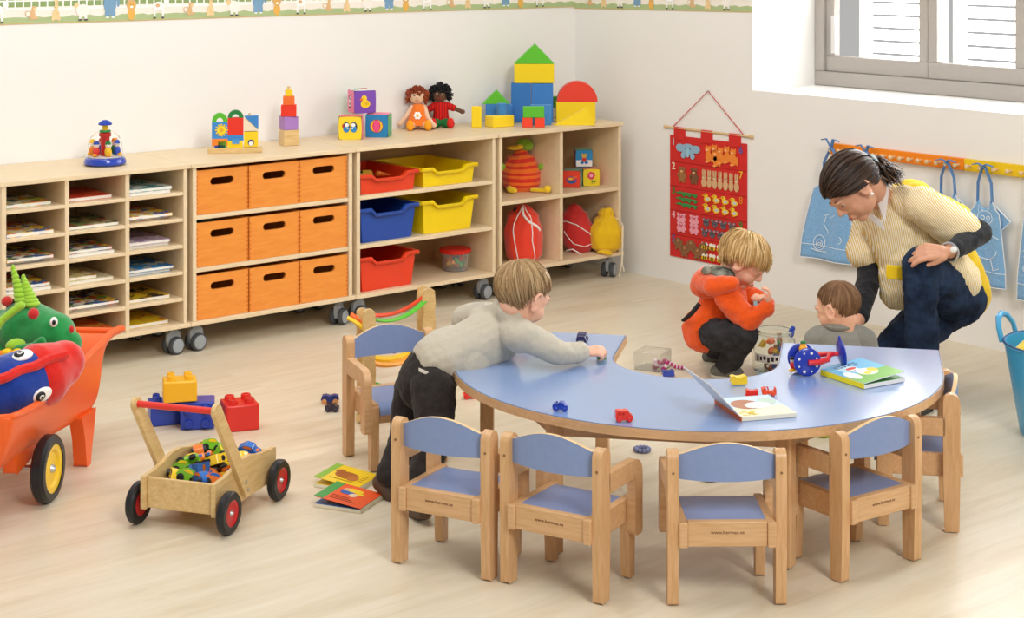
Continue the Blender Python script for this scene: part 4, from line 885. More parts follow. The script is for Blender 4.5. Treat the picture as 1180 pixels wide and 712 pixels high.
def TXT(t, x, z, c): text(t, .05, C(c, .9), T0 @ frame(Vector((x * WD, -.003, -z * HG)), Vector((1, 0, 0)), Vector((0, 0, 1)), Vector((0, -1, 0))), .001).build('number', chart, label='felt number %s' % t)
for i, (t, c) in enumerate([('1', '#c8d4dc'), ('2', '#f4ecc8'), ('3', '#2f8a3c'), ('4', '#f0b8c4'), ('5', '#4a70b8')]): TXT(t, .055, .055 + .2 * i, c)
for i, (t, c) in enumerate([('6', '#5a6cb8'), ('7', '#f0c83c'), ('8', '#ee8a2a'), ('9', '#3c8a44')]): TXT(t, .93, .055 + .2 * i, c)
TXT('10', .93, .86, '#f0c83c')
cxr = lambda r: -(.115 + .2 * r) * HG
fig('felt_elephant', .25 * WD, cxr(0), .3 * WD, .13 * HG, '#8fb4cc')
for i, c in enumerate(('#a06a34', '#7a4a24')): fig('felt_bear', (.17 + .16 * i) * WD, cxr(1), .14 * WD, .13 * HG, c)
for i in range(3): fig('felt_crocodile', .23 * WD, cxr(2) + (.045 - .045 * i) * HG, .28 * WD, .045 * HG, '#2c8a3c')
for i in range(4): fig('felt_pig', (.16 + .17 * (i % 2)) * WD, cxr(3) + (.04 - .075 * (i // 2)) * HG, .16 * WD, .08 * HG, '#f0a0b0')
for i in range(5): fig('felt_monkey', (.12 + .085 * i) * WD, cxr(4) + (.03 - .05 * (i % 2)) * HG, .13 * WD, .1 * HG, '#8a5a30')
for i in range(6): fig('felt_fox', (.52 + .08 * (i // 1)) * WD if i < 5 else .62 * WD, cxr(0) + (.01 if i % 2 else -.005) * HG - (.04 * HG if i == 5 else 0), .13 * WD, .14 * HG, '#ee8420')
for i in range(7): fig('felt_rabbit', (.46 + .07 * i) * WD, cxr(1) - .005 * HG, .085 * WD, .15 * HG, '#d8ac7c')
for i in range(8): fig('felt_duck', (.5 + .115 * (i % 4)) * WD, cxr(2) + (.04 - .08 * (i // 4)) * HG, .12 * WD, .075 * HG, '#f4c81e')
for i in range(9): fig('felt_mouse', (.49 + .11 * (i % 4) if i < 4 else .47 + .1 * (i - 4)) * WD, cxr(3) + (.04 if i < 4 else -.045) * HG, .105 * WD, .075 * HG, '#5a5c62')
for i in range(10): fig('felt_bee', (.47 + .1 * (i % 5)) * WD, cxr(4) + (.045 if i < 5 else -.04) * HG, .1 * WD, .07 * HG, '#f4f0e2')

# ------------------------------------------------------------------ peg rail and bibs
pa, pb = PR(956.4, 164.3, .02), PR(1110.6, 183.3, .02); pz = PR(956.4, 177, .02)
rz_t = (pa.z + pb.z) / 2; rh_ = pa.z - pz.z; print('rail', pa, pb, rh_)
def rail_(y0, y1, c, label, n):
    root = thing('peg_rail', label, 'peg rail', (0, y0, rz_t)); L_ = abs(y1 - y0)
    MB().box2((-.02, 0, -rh_), (-.001, -L_, 0), C(c, .4)).build('board', root, bevel=.002)
    for i in range(n):
        y = -L_ * (i + .5) / n; b = MB(); b.cyl((-.034, y, -rh_ * .55), .0055, .03, C('#dcb98a', .5), 'x', 12); b.ell((-.05, y, -rh_ * .55), (.007, .0095, .0095), C('#e2c296', .5)); b.build('peg', root)
PITCH = abs(PR(1068.4, 190).y - PR(985, 180).y) / 8.4
L1 = abs(pb.y - pa.y); rail_(pa.y, pb.y + .001, '#f58a16', 'orange wall rail with a row of wooden pegs', round(L1 / PITCH))
rail_(pb.y - .001, pb.y - 1.1, '#f0c814', 'yellow wall rail with wooden pegs, right of the orange one', 17)
bm_ = mat('blue_towelling', '#78aadb', .95, .1, 'noise', '#8ebce4', 90, .5, .5, sheen=.4); bw_ = C('#e8eef4', .9); rb = C('#5d86bc', .8)
def bib(px, w_, zt, zb, label, draw, fold=0, tl=0, sw=.0):
    y = PR(px, 200).y; root = thing('towel_bib', label, 'bib', (-.03, y, rz_t - rh_ * .5), 0, 'blue towelling bibs on the peg rail')
    T = frame(Vector((0, 0, 0)), Vector((0, -1, 0)), Vector((1, 0, 0)), Vector((0, 0, 1)))
    ny, nx = 22, 14; vs = []; fs = []
    def hw(t): return w_ * (.31 + .21 * min(1, t * 1.3) ** .7) if t > .12 else w_ * (.31 - .12 * (1 - t / .12))
    def pos(t, s):
        xx = s * hw(t); dip = .035 * max(0, 1 - (s / .75) ** 2) * (1 - t) ** 3
        return Vector((xx + sw * t, -.008 - .008 * math.sin(s * 4 + 1.5 * t + px) * (.3 + t), zt + (zb - zt) * t - dip * 0 - (.03 * (1 - t) ** 4) * (1 if abs(s) < .6 else 0)))
    for i in range(ny + 1):
        for j in range(nx + 1): vs.append(pos(i / ny, -1 + 2 * j / nx))
    for i in range(ny):
        for j in range(nx): fs.append((i * (nx + 1) + j, i * (nx + 1) + j + 1, (i + 1) * (nx + 1) + j + 1, (i + 1) * (nx + 1) + j))
    MB().add(vs, fs, bm_, T).build('towel', root, solid=.004, soffset=0)
    e = MB(); ed = [pos(i / ny, -1) for i in range(ny + 1)] + [pos(1, -1 + 2 * j / nx) for j in range(1, nx + 1)] + [pos(1 - i / ny, 1) for i in range(1, ny + 1)]
    e.tube([p + Vector((0, -.002, 0)) for p in ed], .0022, bw_, 5, T); e.tube([pos(.83, -1 + 2 * j / 10) + Vector((0, -.003, 0)) for j in range(11)], .0015, bw_, 5, T); e.build('edging', root)
    s_ = MB(); pg = Vector((0, -.006, .006))
    for s in (-1, 1): s_.tube([pos(0.02, s * .9), Vector((s * w_ * .17, -.012, zt * .45)), pg + Vector((s * .006, -.012, 0))], .0105, rb, 8, T, flat=.3)
    s_.build('neck_strap', root)
    k = MB()
    for s in (-1, 1): k.tube([pg + Vector((0, -.014, 0)), pg + Vector((s * .02, -.024, .012 + tl)), pg + Vector((s * .05, -.02, .005 + tl))] , [.009, .009, .006], rb, 6, T, flat=.4)
    k.ell(pg + Vector((0, -.016, 0)), (.009, .008, .008), rb, T); k.build('bow', root)
    if fold:
        f = MB(); f.prism([(w_ * .25, zt - .02), (w_ * .62, zt - .075), (w_ * .36, zt - .12)], .0, .004, bm_, 'y', T); f.tube([(w_ * .25, -.001, zt - .02), (w_ * .62, -.001, zt - .075), (w_ * .36, -.001, zt - .12)], .003, bw_, 5, T); f.build('side_flap', root)
    d = MB(); O = lambda x, z: Vector((x, pos(min(1, max(0, (z - zt) / (zb - zt))), min(1, max(-1, x / (w_ * .5)))).y - .0038, z))
    for st_ in draw: d.tube([O(sw * ((z - zt) / (zb - zt)) + x, z) for x, z in st_], .0017, bw_, 5, T)
    d.build('white_drawing', root)
def circ(x, z, r, r2=None, a0=0, a1=360): return [(x + r * math.cos(R(a)), z + (r2 or r) * math.sin(R(a))) for a in range(a0, a1 + 1, 20)]
zb1 = PR(1143, 328).z - (rz_t - rh_ * .5); zt1 = PR(1141, 230).z - (rz_t - rh_ * .5)
cat_ = [circ(0, zt1 - .07, .035, .028), [(-.03, zt1 - .05), (-.028, zt1 - .02), (-.01, zt1 - .043)], [(.03, zt1 - .05), (.028, zt1 - .02), (.01, zt1 - .043)], circ(-.012, zt1 - .07, .008), circ(.014, zt1 - .07, .008), [(-.01, zt1 - .088), (0, zt1 - .092), (.01, zt1 - .088)],
        [(-.02, zt1 - .1), (-.05, zt1 - .17), (-.065, zt1 - .18)], [(.02, zt1 - .1), (.035, zt1 - .14), (.07, zt1 - .15)], circ(0, zt1 - .2, .06, .04, 180, 360), circ(-.05, zt1 - .25, .014), [(.03, zt1 - .24), (.045, zt1 - .28), (.07, zt1 - .27)]]
bib(1141.5, .185, zt1, zb1, 'blue towelling bib with a white line drawing, hanging on the yellow rail', cat_, 1)
bib(1099, .185, zt1 + .01, zb1 + .01, 'blue towelling bib hanging at the end of the orange rail, behind the woman', cat_, 1)
bib(1006, .19, zt1, zb1, 'blue towelling bib almost hidden behind the woman', [circ(0, zt1 - .1, .04)], 0, .02)
zbl = PR(953, 298).z - (rz_t - rh_ * .5)
pic = [circ(-.045, zbl + .075, .028, .034), circ(-.045, zbl + .07, .014, .018), circ(-.045, zbl + .07, .006), [(-.08, zbl + .045), (-.045, zbl + .035), (.02, zbl + .04), (.06, zbl + .045)], [(-.02, zbl + .2), (-.03, zbl + .16), (-.005, zbl + .13), (.0, zbl + .1), (.04, zbl + .09), (.07, zbl + .1)],
       [(.0, zbl + .1), (.03, zbl + .07), (.07, zbl + .075)], [(-.03, zbl + .2), (.0, zbl + .21), (.0, zbl + .19), (.03, zbl + .21)], circ(.07, zbl + .1, .014)]
bib(966, .27, zt1, zbl, 'blue towelling bib with white line drawing at the left end of the rail', pic, 0, .03, -.04)
bib(1203, .185, zt1 - .0, zb1 - .03, 'blue towelling bib at the right edge, only its corner in view', cat_, 0)
# ------------------------------------------------------------------ big plastic bricks
def big_brick(w_, d_, h_, nx, ny, col, label, T, rz=0):
    o_ = MB(); m = C(col, .35, coat=.2)
    root = thing('building_brick', label, 'toy brick', T.to_translation(), 0, 'big plastic bricks on the floor'); root.rotation_euler = T.to_euler()
    o_.box((0, 0, h_ / 2), (w_, d_, h_), m); o_.build('brick_body', root, bevel=.006, seg=3)
    for i in range(nx):
        for j in range(ny):
            c = (-w_ / 2 + w_ * (i + .5) / nx, -d_ / 2 + d_ * (j + .5) / ny)
            s = MB(); r = min(w_ / nx, d_ / ny) * .3
            s.lathe([(r, h_ - .001), (r, h_ + .012), (r * .9, h_ + .016), (r * .6, h_ + .016), (r * .55, h_ + .012), (.001, h_ + .012)], m, 18, Matrix.Translation((c[0], c[1], 0))); s.build('stud', root)
uvT = lambda p, a, z=0: Matrix.Translation(p + Vector((0, 0, z))) @ rotm('Z', RZ0 + R(a))
big_brick(.115, .115, .09, 2, 2, '#d8281e', 'red plastic brick standing alone at the right of the brick pile', uvT(P(276, 492), 22))
big_brick(.11, .085, .082, 2, 2, '#2340a8', 'blue plastic brick at the left of the pile, behind the handle', uvT(P(190, 487), 20))
Tq = Matrix.Translation(P(221, 498) + D(0, .12, .048)) @ rotm('Z', RZ0 + R(8)) @ rotm('X', R(90))
big_brick(.115, .095, .095, 2, 2, '#2340a8', 'blue plastic brick lying on its side with studs facing forward', Tq)
big_brick(.115, .09, .072, 2, 2, '#f2b81c', 'yellow plastic brick resting on top of the blue bricks', uvT(P(207, 493), 14, .099))

# ------------------------------------------------------------------ wooden push wagon with toy cars
Mw = (P(157, 602) + P(324, 576)) / 2; AW = RZ0 + R(71.3)
wg = thing('push_wagon', 'wooden push wagon with red handle bar and black rubber wheels, loaded with toy cars', 'push cart', Mw, AW)
def wheel(parent, c, r, w_, ycen, rimc, ax='y', hubm=None, side=1, name='wheel', rimr=.62):
    T = Matrix.Translation(c) @ rotm('X', R(-90 * side)); b = MB(); h = w_ / 2
    b.lathe([(r * rimr, -h), (r * .9, -h), (r, -h * .55), (r, h * .55), (r * .9, h), (r * rimr, h)], M['black'], 40, T, close=False); o = b.build(name, parent)
    q = MB(); m = C(rimc, .35, coat=.3); q.lathe([(.001, h * .5), (r * .2, h * .62), (r * .3, h * .5), (r * .48, h * .45), (r * .56, h * .8), (r * (rimr + .01), h * .85), (r * (rimr + .01), -h * .8), (.001, -h * .8)], m, 36, T, close=False); q.build('rim', o)
    g = MB(); g.lathe([(.001, h * 1.15), (r * .07, h * 1.1), (r * .1, h * .9), (r * .13, h * .6), (.001, h * .6)], M['steel'], 14, T, close=False); g.build('hub', o)
    return o
for sx in (-1, 1):
    for sy in (-1, 1): wheel(wg, (sx * .158, sy * .146, .06), .06, .026, 0, '#c8262a', side=sy)
for sy in (-1, 1):
    prof = [(-.19, .052), (.19, .052), (.19, .148), (.15, .15), (.08, .158), (.02, .172), (-.03, .172), (-.08, .16), (-.13, .15), (-.19, .147)]
    MB().prism(prof, sy * .107, sy * .121, M['birch'], 'y').build('side_board', wg, bevel=.003, seg=3)
    b = MB(); u = Vector((-.18, 0, .273)); n = Vector((0, 0, 1)).cross(Vector((0, 1, 0))); L_ = u.length; a = u.normalized(); c = Vector((0, 1, 0)).cross(a)
    T = frame(Vector((-.02, sy * .129, .085)), a, Vector((0, 1, 0)), c * -1)
    T = frame(Vector((-.02, sy * .129, .085)), a, a.cross(Vector((0, 1, 0))) * -1, Vector((0, 1, 0)))
    pts = [(0 + .021 * math.cos(R(t)), .021 * math.sin(R(t))) for t in range(90, 271, 20)] + [(L_ + .02 * math.cos(R(t)), .02 * math.sin(R(t))) for t in range(-90, 91, 20)]
    b.prism(pts, -.007, .007, M['birch'], 'z', T); ar = b.build('handle_arm', wg, bevel=.003, seg=3)
    g = MB(); g.cyl((.03, 0, sy * .008), .006, .004, M['steel'], T=T, n=12).cyl((.0, -.002, sy * .008), .0045, .003, M['steel'], T=T, n=12); g.build('screw', ar)
MB().cyl((-.2, 0, .358), .0095, .244, C('#e2382e', .35), 'y', 20).build('handle_bar', wg)
MB().box2((-.178, -.107, .055), (-.166, .107, .143), M['birch']).build('end_board', wg, bevel=.003); MB().box2((.166, -.107, .055), (.178, .107, .143), M['birch']).build('end_board', wg, bevel=.003)
MB().box2((-.166, -.107, .055), (.166, .107, .063), M['birch']).build('floor_board', wg)
for sx in (-1, 1): MB().cyl((sx * .158, 0, .06), .005, .27, M['steel'], 'y', 12).build('axle', wg)
def small_car(col, col2, name='toy_car'):
    root = thing(name, '', 'toy car'); m = C(col, .25, coat=.5)
    b = MB(); pr = [(-.033, .008), (.033, .008), (.036, .016), (.03, .024), (.018, .027), (.01, .038), (-.012, .04), (-.026, .03), (-.035, .024), (-.037, .014)]
    b.prism(pr, -.0145, .0145, m, 'y'); b.build('car_body', root, bevel=.006, seg=3)
    q = MB(); q.prism([(-.02, .03), (.012, .029), (.006, .0365), (-.011, .038)], -.0152, .0152, C(col2, .3), 'y'); q.disc((.025, 0, .0255), (.006, .008), C(col2, .3), None, 'z'); q.build('side_window', root)
    for sx in (-1, 1):
        for sy in (-1, 1):
            w_ = MB(); T = Matrix.Translation((sx * .021, sy * .016, .0105)) @ rotm('X', R(-90 * sy)); w_.lathe([(.006, -.004), (.0105, -.004), (.0115, 0), (.0105, .005), (.0055, .0058), (.005, .004), (.001, .004)], M['black'], 18, T); w_.build('wheel', root)
    return root
ccl = [('#f07a1c', '#2c68b8', 'orange'), ('#f2c81e', '#1c1c20', 'yellow'), ('#7cc02c', '#f2c81e', 'lime green'), ('#2c6cc0', '#ef7a1e', 'blue')]
protoc = [small_car(a, b_) for a, b_, _ in ccl]; used = [False] * 4
RWm = rotm('Z', AW); k = 0
for layer, (nx, ny, z0) in enumerate([(4, 4, .066), (4, 4, .098), (4, 3, .122)]):
    for i in range(nx):
        for j in range(ny):
            if layer == 2 and i == 0: continue
            lx = (-.13 + .26 * (i + .5) / nx) + random.uniform(-.008, .008) + (.02 if layer == 2 else 0); ly = (-.1 + .2 * (j + .5) / ny) + random.uniform(-.006, .006)
            ci = (k * 3 + k // 4) % 4; k += 1; o = protoc[ci] if not used[ci] else dup(protoc[ci]); used[ci] = True
            o.location = Mw + RWm @ Vector((lx, ly, z0 + (.012 if layer else 0))); o.rotation_euler = (random.uniform(-1.9, 1.9) * (.8 if layer else .1), random.uniform(-.4, .4) * (1 if layer else .1), random.uniform(0, 6.28))
            o['label'] = 'small %s toy car with black wheels in the pile inside the wooden wagon' % ccl[ci][2]; o['group'] = '%s cars in the wooden wagon' % ccl[ci][2]

# ------------------------------------------------------------------ orange plastic wheelbarrow
WBp = W(-1.395, 5.153); wbA = RZ0 + R(84)
wb = thing('toy_wheelbarrow', 'orange plastic toy barrow with yellow hubbed wheels holding plush toys', 'toy cart', WBp, wbA)
op = mat('orange_plastic', '#f26522', .4, .45, 'noise', '#ee5f1c', 6, .02, .3, coat=.15)
secs = [(-.31, .19, .17, .335, .3), (-.29, .195, .165, .335, .2), (-.25, .195, .15, .33, .15), (-.15, .19, .135, .318, .145), (0, .19, .13, .312, .14), (.12, .19, .15, .322, .138), (.25, .19, .168, .342, .135), (.36, .195, .182, .36, .135), (.42, .198, .19, .368, .145), (.44, .2, .19, .371, .17), (.46, .2, .19, .376, .3), (.52, .2, .185, .386, .35), (.57, .215, .2, .392, .366), (.6, .222, .21, .386, .364)]
yc0 = .19; vs = []; fs = []; NB = 9
for x, ht, hb, zr, zb in secs:
    row = []
    for s in (1, -1):
        pts = [(ht, zr), (ht * .985 + hb * .015, zr - (zr - zb) * .12), (ht * .6 + hb * .4, zr - (zr - zb) * .5), (hb, zb + (zr - zb) * .14), (hb * .82, zb + (zr - zb) * .02)]
        pts = [(s * a, b_) for a, b_ in pts]; row += pts if s == 1 else pts[::-1]
    vs += [(x, yc0 + a, b_) for a, b_ in row]
n_ = 10
for i in range(len(secs) - 1):
    for j in range(n_ - 1): fs.append((i * n_ + j, i * n_ + j + 1, (i + 1) * n_ + j + 1, (i + 1) * n_ + j))
fs.append(tuple(range(n_)))
tb = MB().add(vs, fs, op).build('tub', wb, solid=.008, sub=2, soffset=0, angle=180)
rim_ = [Vector((x, yc0 - ht, zr)) for x, ht, hb, zr, zb in secs] + [Vector((.612, yc0 - .2, .372)), Vector((.612, yc0, .372)), Vector((.612, yc0 + .2, .372))] + [Vector((x, yc0 + ht, zr)) for x, ht, hb, zr, zb in reversed(secs)]
MB().tube(rim_, .011, op, 10, closed=True).build('rim', wb, smooth=2)
for s in (-1, 1):
    b = MB(); b.prism([(.335, .0), (.37, .0), (.38, .04), (.42, .17), (.29, .17), (.32, .09)], yc0 + s * .168 - .022, yc0 + s * .168 + .022, op, 'y'); b.build('foot', wb, bevel=.01, seg=3)
    b = MB(); b.prism([(-.14, .19), (.15, .19), (.125, .13), (.06, .12), (.0, .125), (-.1, .11)], yc0 + s * .115 - .02, yc0 + s * .115 + .02, op, 'y'); b.build('wheel_arch', wb, bevel=.01, seg=3)
    wheel(wb, (0, yc0 - s * -.19 if s == 1 else yc0 - .19, .1), .1, .042, 0, '#f2c81e', side=s, rimr=.72)
MB().cyl((0, yc0, .1), .008, .36, M['steel'], 'y', 12).build('axle', wb)
# plush toys
pr_ = mat('blue_plush', '#1c3f9c', .95, .1, 'noise', '#17368a', 60, .15, .5, sheen=.5); prr = mat('red_plush', '#dd2a1e', .95, .1, 'noise', '#cf2018', 60, .15, .5, sheen=.5); pg_ = mat('green_plush', '#28954a', .95, .1, 'noise', '#1f8640', 60, .15, .5, sheen=.5); pl_ = C('#9ac832', .9, sheen=.4)
def local(root, p): return p - root.location
fo = PV(35, 440, 5.15); fish = thing('plush_fish', 'blue plush fish with red snout and big white eyes lying in the orange barrow', 'soft toy', fo)
a0 = PV(-30, 462, 5.02) - fo; a1 = PV(46, 432, 5.18) - fo; a2 = PV(73, 417, 5.25) - fo
b = MB(); b.cap(a0, .075, a0.lerp(a1, .5), .098, pr_, 24); b.cap(a0.lerp(a1, .5), .098, a0.lerp(a1, .8), .094, pr_, 24); fb_ = b.build('body', fish, remesh=.005, smooth=5)
b = MB(); b.cap(a1 + (a1 - a0).normalized() * .01, .099, a2, .066, prr, 24); b.ell(a2 + D(.01, -.01, .02), (.05, .05, .045), prr); b.ell(a2 + D(.012, -.02, -.03), (.045, .05, .035), prr); b.build('snout', fish, remesh=.005, smooth=12)
ax_ = (a1 - a0).normalized(); tocam = D(-.1, -.93, .36).normalized()
b = MB(); pth = []
for i in range(15):
    q = i / 14; c = a0.lerp(a1, q * 1.25); n = (tocam - ax_ * tocam.dot(ax_)).normalized(); n2 = (n + Vector((0, 0, .04 * math.sin(i * 1.3)))).normalized(); pth.append(c + n2 * .097)
b.tube(pth, [.016] * 15, prr, 8); b.build('wavy_stripe', fish, smooth=1)
def plush_eye(root, c, n, r, iris=.55, parent=None, up=(0, 0, 1)):
    n = Vector(n).normalized(); a, b_, d = basis(n, up); b = MB(); T = frame(c, a, b_, d); b.ell((0, 0, 0), (r * .8, r * 1.1, r * .35), C('#f4f2ee', .5), T); b.ell((-r * .05, -r * .3, r * .15), (r * iris, r * iris * 1.1, r * .3), C('#17171a', .4), T); b.ell((-r * .05, -r * .3, r * .26), (r * iris * .6, r * iris * .65, r * .24), C('#f0eee8', .5), T); b.ell((-r * .05, -r * .3, r * .36), (r * iris * .35, r * iris * .4, r * .2), C('#17171a', .4), T)
    return b.build('eye', root)
def onbody(px, py, v): return PV(px, py, v) - fo
sd = ax_.cross(tocam).normalized()
for px, py in ((26, 409), (49, 455)):
    # nearest body point on the camera side under this pixel
    best = None
    for i in range(240):
        v = 4.9 + i * .0025; q = onbody(px, py, v); t = max(0, min(1, (q - a0).dot(a1 - a0) / (a1 - a0).length_squared)); dd = (q - a0.lerp(a1, t)).length
        if dd < .097: best = (q, (q - a0.lerp(a1, t)).normalized()); break
    if best: plush_eye(fish, best[0] + best[1] * -.001, best[1], .03, up=ax_)
b = MB(); c = onbody(25, 464, 5.06); b.ell(c, (.026, .012, .016), pr_); b.ell(c + D(.012, -.006, -.004), (.018, .008, .01), C('#f08a2a', .9)); b.build('fin', fish, smooth=1)
do = PV(45, 378, 5.5); dino = thing('plush_dragon', 'green plush dragon with light green horns sitting behind the blue fish', 'soft toy', do)
L = lambda px, py, v: PV(px, py, v) - do
b = MB(); b.ell(L(30, 380, 5.52), (.1, .1, .09), pg_); b.cap(L(30, 380, 5.52), .095, L(62, 385, 5.45), .07, pg_, 24); b.cap(L(60, 386, 5.45), .07, L(80, 395, 5.42), .04, pg_, 20); b.cap(L(5, 385, 5.55), .08, L(-10, 420, 5.5), .09, pg_, 20); b.build('body', dino, remesh=.005, smooth=6)
for px in (0, 1):
    b = MB(); base = L(26 if px else 37, 350, 5.48); tip = L(15 if px else 27, 309 if px else 320, 5.5); n = 9
    for i in range(n):
        q = i / (n - 1); b.ell(base.lerp(tip, q) + Vector((0, 0, 0)), (.026 * (1 - .72 * q),) * 2 + (.012,), pl_)
    b.cap(base, .02, tip, .006, pl_); b.build('horn', dino, smooth=1)
b = MB(); b.cap(L(24, 352, 5.42), .014, L(3, 368, 5.4), .012, pl_); b.cap(L(3, 368, 5.4), .012, L(-12, 385, 5.38), .02, pl_); b.build('ear', dino, remesh=.004, smooth=2)
MB().ell(L(18, 398, 5.36), (.033, .02, .022), pl_).build('cheek_patch', dino)
rn = C('#c8261e', .85, sheen=.4)
MB().ell(L(38.5, 361.5, 5.38), (.018, .016, .018), rn).build('red_bobble', dino); MB().ell(L(8, 347, 5.5), (.018, .018, .016), rn).build('red_bobble', dino); MB().ell(L(82.5, 379.5, 5.38), (.008, .01, .012), rn).build('nostril', dino)
pe = L(62, 371, 5.365); b = MB(); b.ell(pe, (.0135, .008, .016), C('#f6f4f0', .5)); b.ell(pe + D(.002, -.007, .0), (.006, .005, .008), C('#141416', .3)); b.build('eye', dino)
b = MB(); b.cap(L(20, 402, 5.33), .012, L(50, 398, 5.3), .014, pg_); b.cap(L(36, 400, 5.3), .01, L(48, 392, 5.3), .012, pl_); b.build('arm', dino, remesh=.004, smooth=2)
b = MB(); 
for i in range(5): b.ell(L(2 + i * 6, 408 - (i % 2) * 2, 5.28), (.016, .014, .012), [C('#f08a2a', .9), C('#f2c81e', .9)][i % 2])
MB_ = b.build('collar', dino)

# ------------------------------------------------------------------ rainbow track behind the chair
rt_o = W(-.42, 6.05); rtk = thing('rainbow_ball_track', 'wooden ball track with red, green, yellow and orange curved rails behind the chair', 'toy', rt_o)
Lr = lambda px, py, v: PV(px, py, v) - rt_o
def slat(px0, px1, y1, v, nm='post'):
    s = F_ / v; b = MB(); w_ = (px1 - px0) / s; top_ = CH - (y1 - Y0) / s; c = PV((px0 + px1) / 2, 500, v) - rt_o; T = Matrix.Translation((c.x, c.y, 0)) @ rotm('Z', RZ0 + R(20))
    hw_ = w_ / 2; pts = [(-hw_, 0), (hw_, 0)]
    for i in range(1, 12): z = top_ * i / 12.5; pts.append((hw_ * (1 - .18 * math.sin(i * 1.1) ** 2), z))
    pts += [(hw_ * .8, top_ - .008), (hw_ * .3, top_), (-hw_ * .3, top_), (-hw_ * .8, top_ - .008)]
    for i in range(11, 0, -1): z = top_ * i / 12.5; pts.append((-hw_ * (1 - .18 * math.sin(i * 1.1) ** 2), z))
    b.prism(pts, -.009, .009, M['birch'], 'y', T); b.build(nm, rtk, bevel=.003)
slat(417.5, 433, 356, 5.93); slat(410, 424, 355, 6.02); slat(486, 502, 332, 6.15); slat(480, 494, 329, 6.24)
def arc(p0, p1, sag, col, r=.011, flat=.5):
    a = Lr(*p0); c = Lr(*p1); pts = []
    for i in range(15):
        q = i / 14; p = a.lerp(c, q); p.z -= sag * 4 * q * (1 - q); pts.append(p)
    MB().tube(pts, r, C(col, .4), 8, flat=flat, up=(0, 0, 1)).build('rail', rtk)
arc((424, 362, 6.0), (492, 338, 6.2), .03, '#e8481e', .007, 1); arc((430, 368, 5.94), (490, 346, 6.15), .03, '#58b82a', .014, .4); arc((400, 366, 5.95), (424, 383, 5.95), -.005, '#f2cc1e', .012, .6); arc((404, 362, 6.0), (420, 378, 6.0), -.004, '#ee6a1e', .009, 1)
arc((428, 418, 5.95), (490, 398, 6.2), .03, '#f2a01e', .02, .5); arc((428, 412, 6.0), (492, 392, 6.22), .03, '#f2cc1e', .012, 1); arc((428, 441, 5.95), (492, 430, 6.2), .03, '#58b82a', .008, 1); arc((428, 446, 5.95), (492, 436, 6.2), .03, '#e8481e', .016, .5)
MB().ell(Lr(454, 404, 6.05), .011, C('#a82050', .3)).build('ball', rtk)
b = MB(); a = Lr(412, 492, 5.98); c = Lr(494, 474, 6.2); b.tube([Vector((a.x, a.y, .015)), Vector((c.x, c.y, .015))], .014, M['birch'], 8); b.build('base_bar', rtk)

# ------------------------------------------------------------------ board books
def quadT(p0, p1, p3): x = (p1 - p0); y = (p3 - p0); return x, y
def board_book(name, label, corners, th, z, cover, lift, pic, spine='#f2e24a', inner='#3f9a3c', page='#ece4c8', grp=None, ang=10, back=None):
    "corners: photo positions of front-left, front-right, back-left on plane z; spine on the left edge"
    p0, p1, p3 = [P(x, y, z) for x, y in corners]; root = thing(name, label, 'book', p0, 0, grp)
    x = p1 - p0; y = p3 - p0; w_ = x.length; h_ = y.length; x.normalize(); y = (y - x * y.dot(x)).normalized(); zz = Vector((0, 0, 1)); T = frame(Vector((0, 0, 0)), x, y, zz)
    MB().box2((0, 0, .0005), (w_, h_, th), C(page, .6), T).build('pages', root, bevel=.001)
    MB().box2((.001, .001, th), (w_ - .001, h_ - .001, th + .0006), C(inner, .4), T).build('inner_page', root)
    MB().box2((-.002, 0, .0005), (.0, h_, th + .003), C(spine, .4), T).build('spine', root, bevel=.0008)
    TC = T @ Matrix.Translation((0, 0, th + .003)) @ rotm('Y', R(-ang))
    c = MB(); c.box2((0, 0, 0), (w_, h_, .0022), C(cover, .35, coat=.3), TC); co = c.build('cover', root, bevel=.0005)
    q = MB(); pic(q, TC @ Matrix.Translation((0, 0, .0023)), w_, h_); q.build('cover_picture', co)
    if back: MB().box2((0, h_ * .0, th + .004), (w_ * .05, h_, th + .01), C(back, .4), T).build('strip', root)
    return root, T, w_, h_
def DZ(q, T, x, y, rx, ry, c, k=0): q.disc((x, y, .0003 * k + .00002 * (len(q.v) // 36 % 9)), (rx, ry), C(c, .35), T, 'z', 18, .0003)
def pic_yellow(q, T, w_, h_):
    q.box2((0, 0, 0), (w_ * .16, h_, .0002), C('#8ab83a', .35), T); DZ(q, T, w_ * .5, h_ * .5, w_ * .26, h_ * .2, '#a8602a', 1); DZ(q, T, w_ * .68, h_ * .42, w_ * .12, h_ * .16, '#b87038', 2); DZ(q, T, w_ * .3, h_ * .62, w_ * .1, h_ * .12, '#a8602a', 2)
    for i in range(3): q.box2((w_ * .25, h_ * (.2 + .0 * i), .0003), (w_ * .85, h_ * .215, .0006), C('#7a4a1e', .5), T)
    for i in range(4): q.box2((w_ * .82, h_ * (.35 + .1 * i), .0003), (w_ * .92, h_ * (.38 + .1 * i), .0006), C('#b87a2a', .5), T)
def pic_orange(q, T, w_, h_):
    q.box2((0, 0, 0), (w_ * .2, h_, .0002), C('#3f9a4a', .35), T); DZ(q, T, w_ * .42, h_ * .62, w_ * .14, h_ * .14, '#2a62b0', 1); DZ(q, T, w_ * .52, h_ * .74, w_ * .2, h_ * .1, '#f2cc2a', 1); DZ(q, T, w_ * .6, h_ * .5, w_ * .08, h_ * .1, '#e8d0b0', 2); DZ(q, T, w_ * .36, h_ * .72, w_ * .06, h_ * .07, '#e0b088', 2); DZ(q, T, w_ * .7, h_ * .62, w_ * .1, h_ * .05, '#f2cc2a', 2)
    for i in range(3): q.box2((w_ * .25, h_ * (.14 + .08 * i), .0003), (w_ * (.8 - .1 * i), h_ * (.165 + .08 * i), .0006), C('#7a241a', .5), T)
gb = 'board books on the floor'
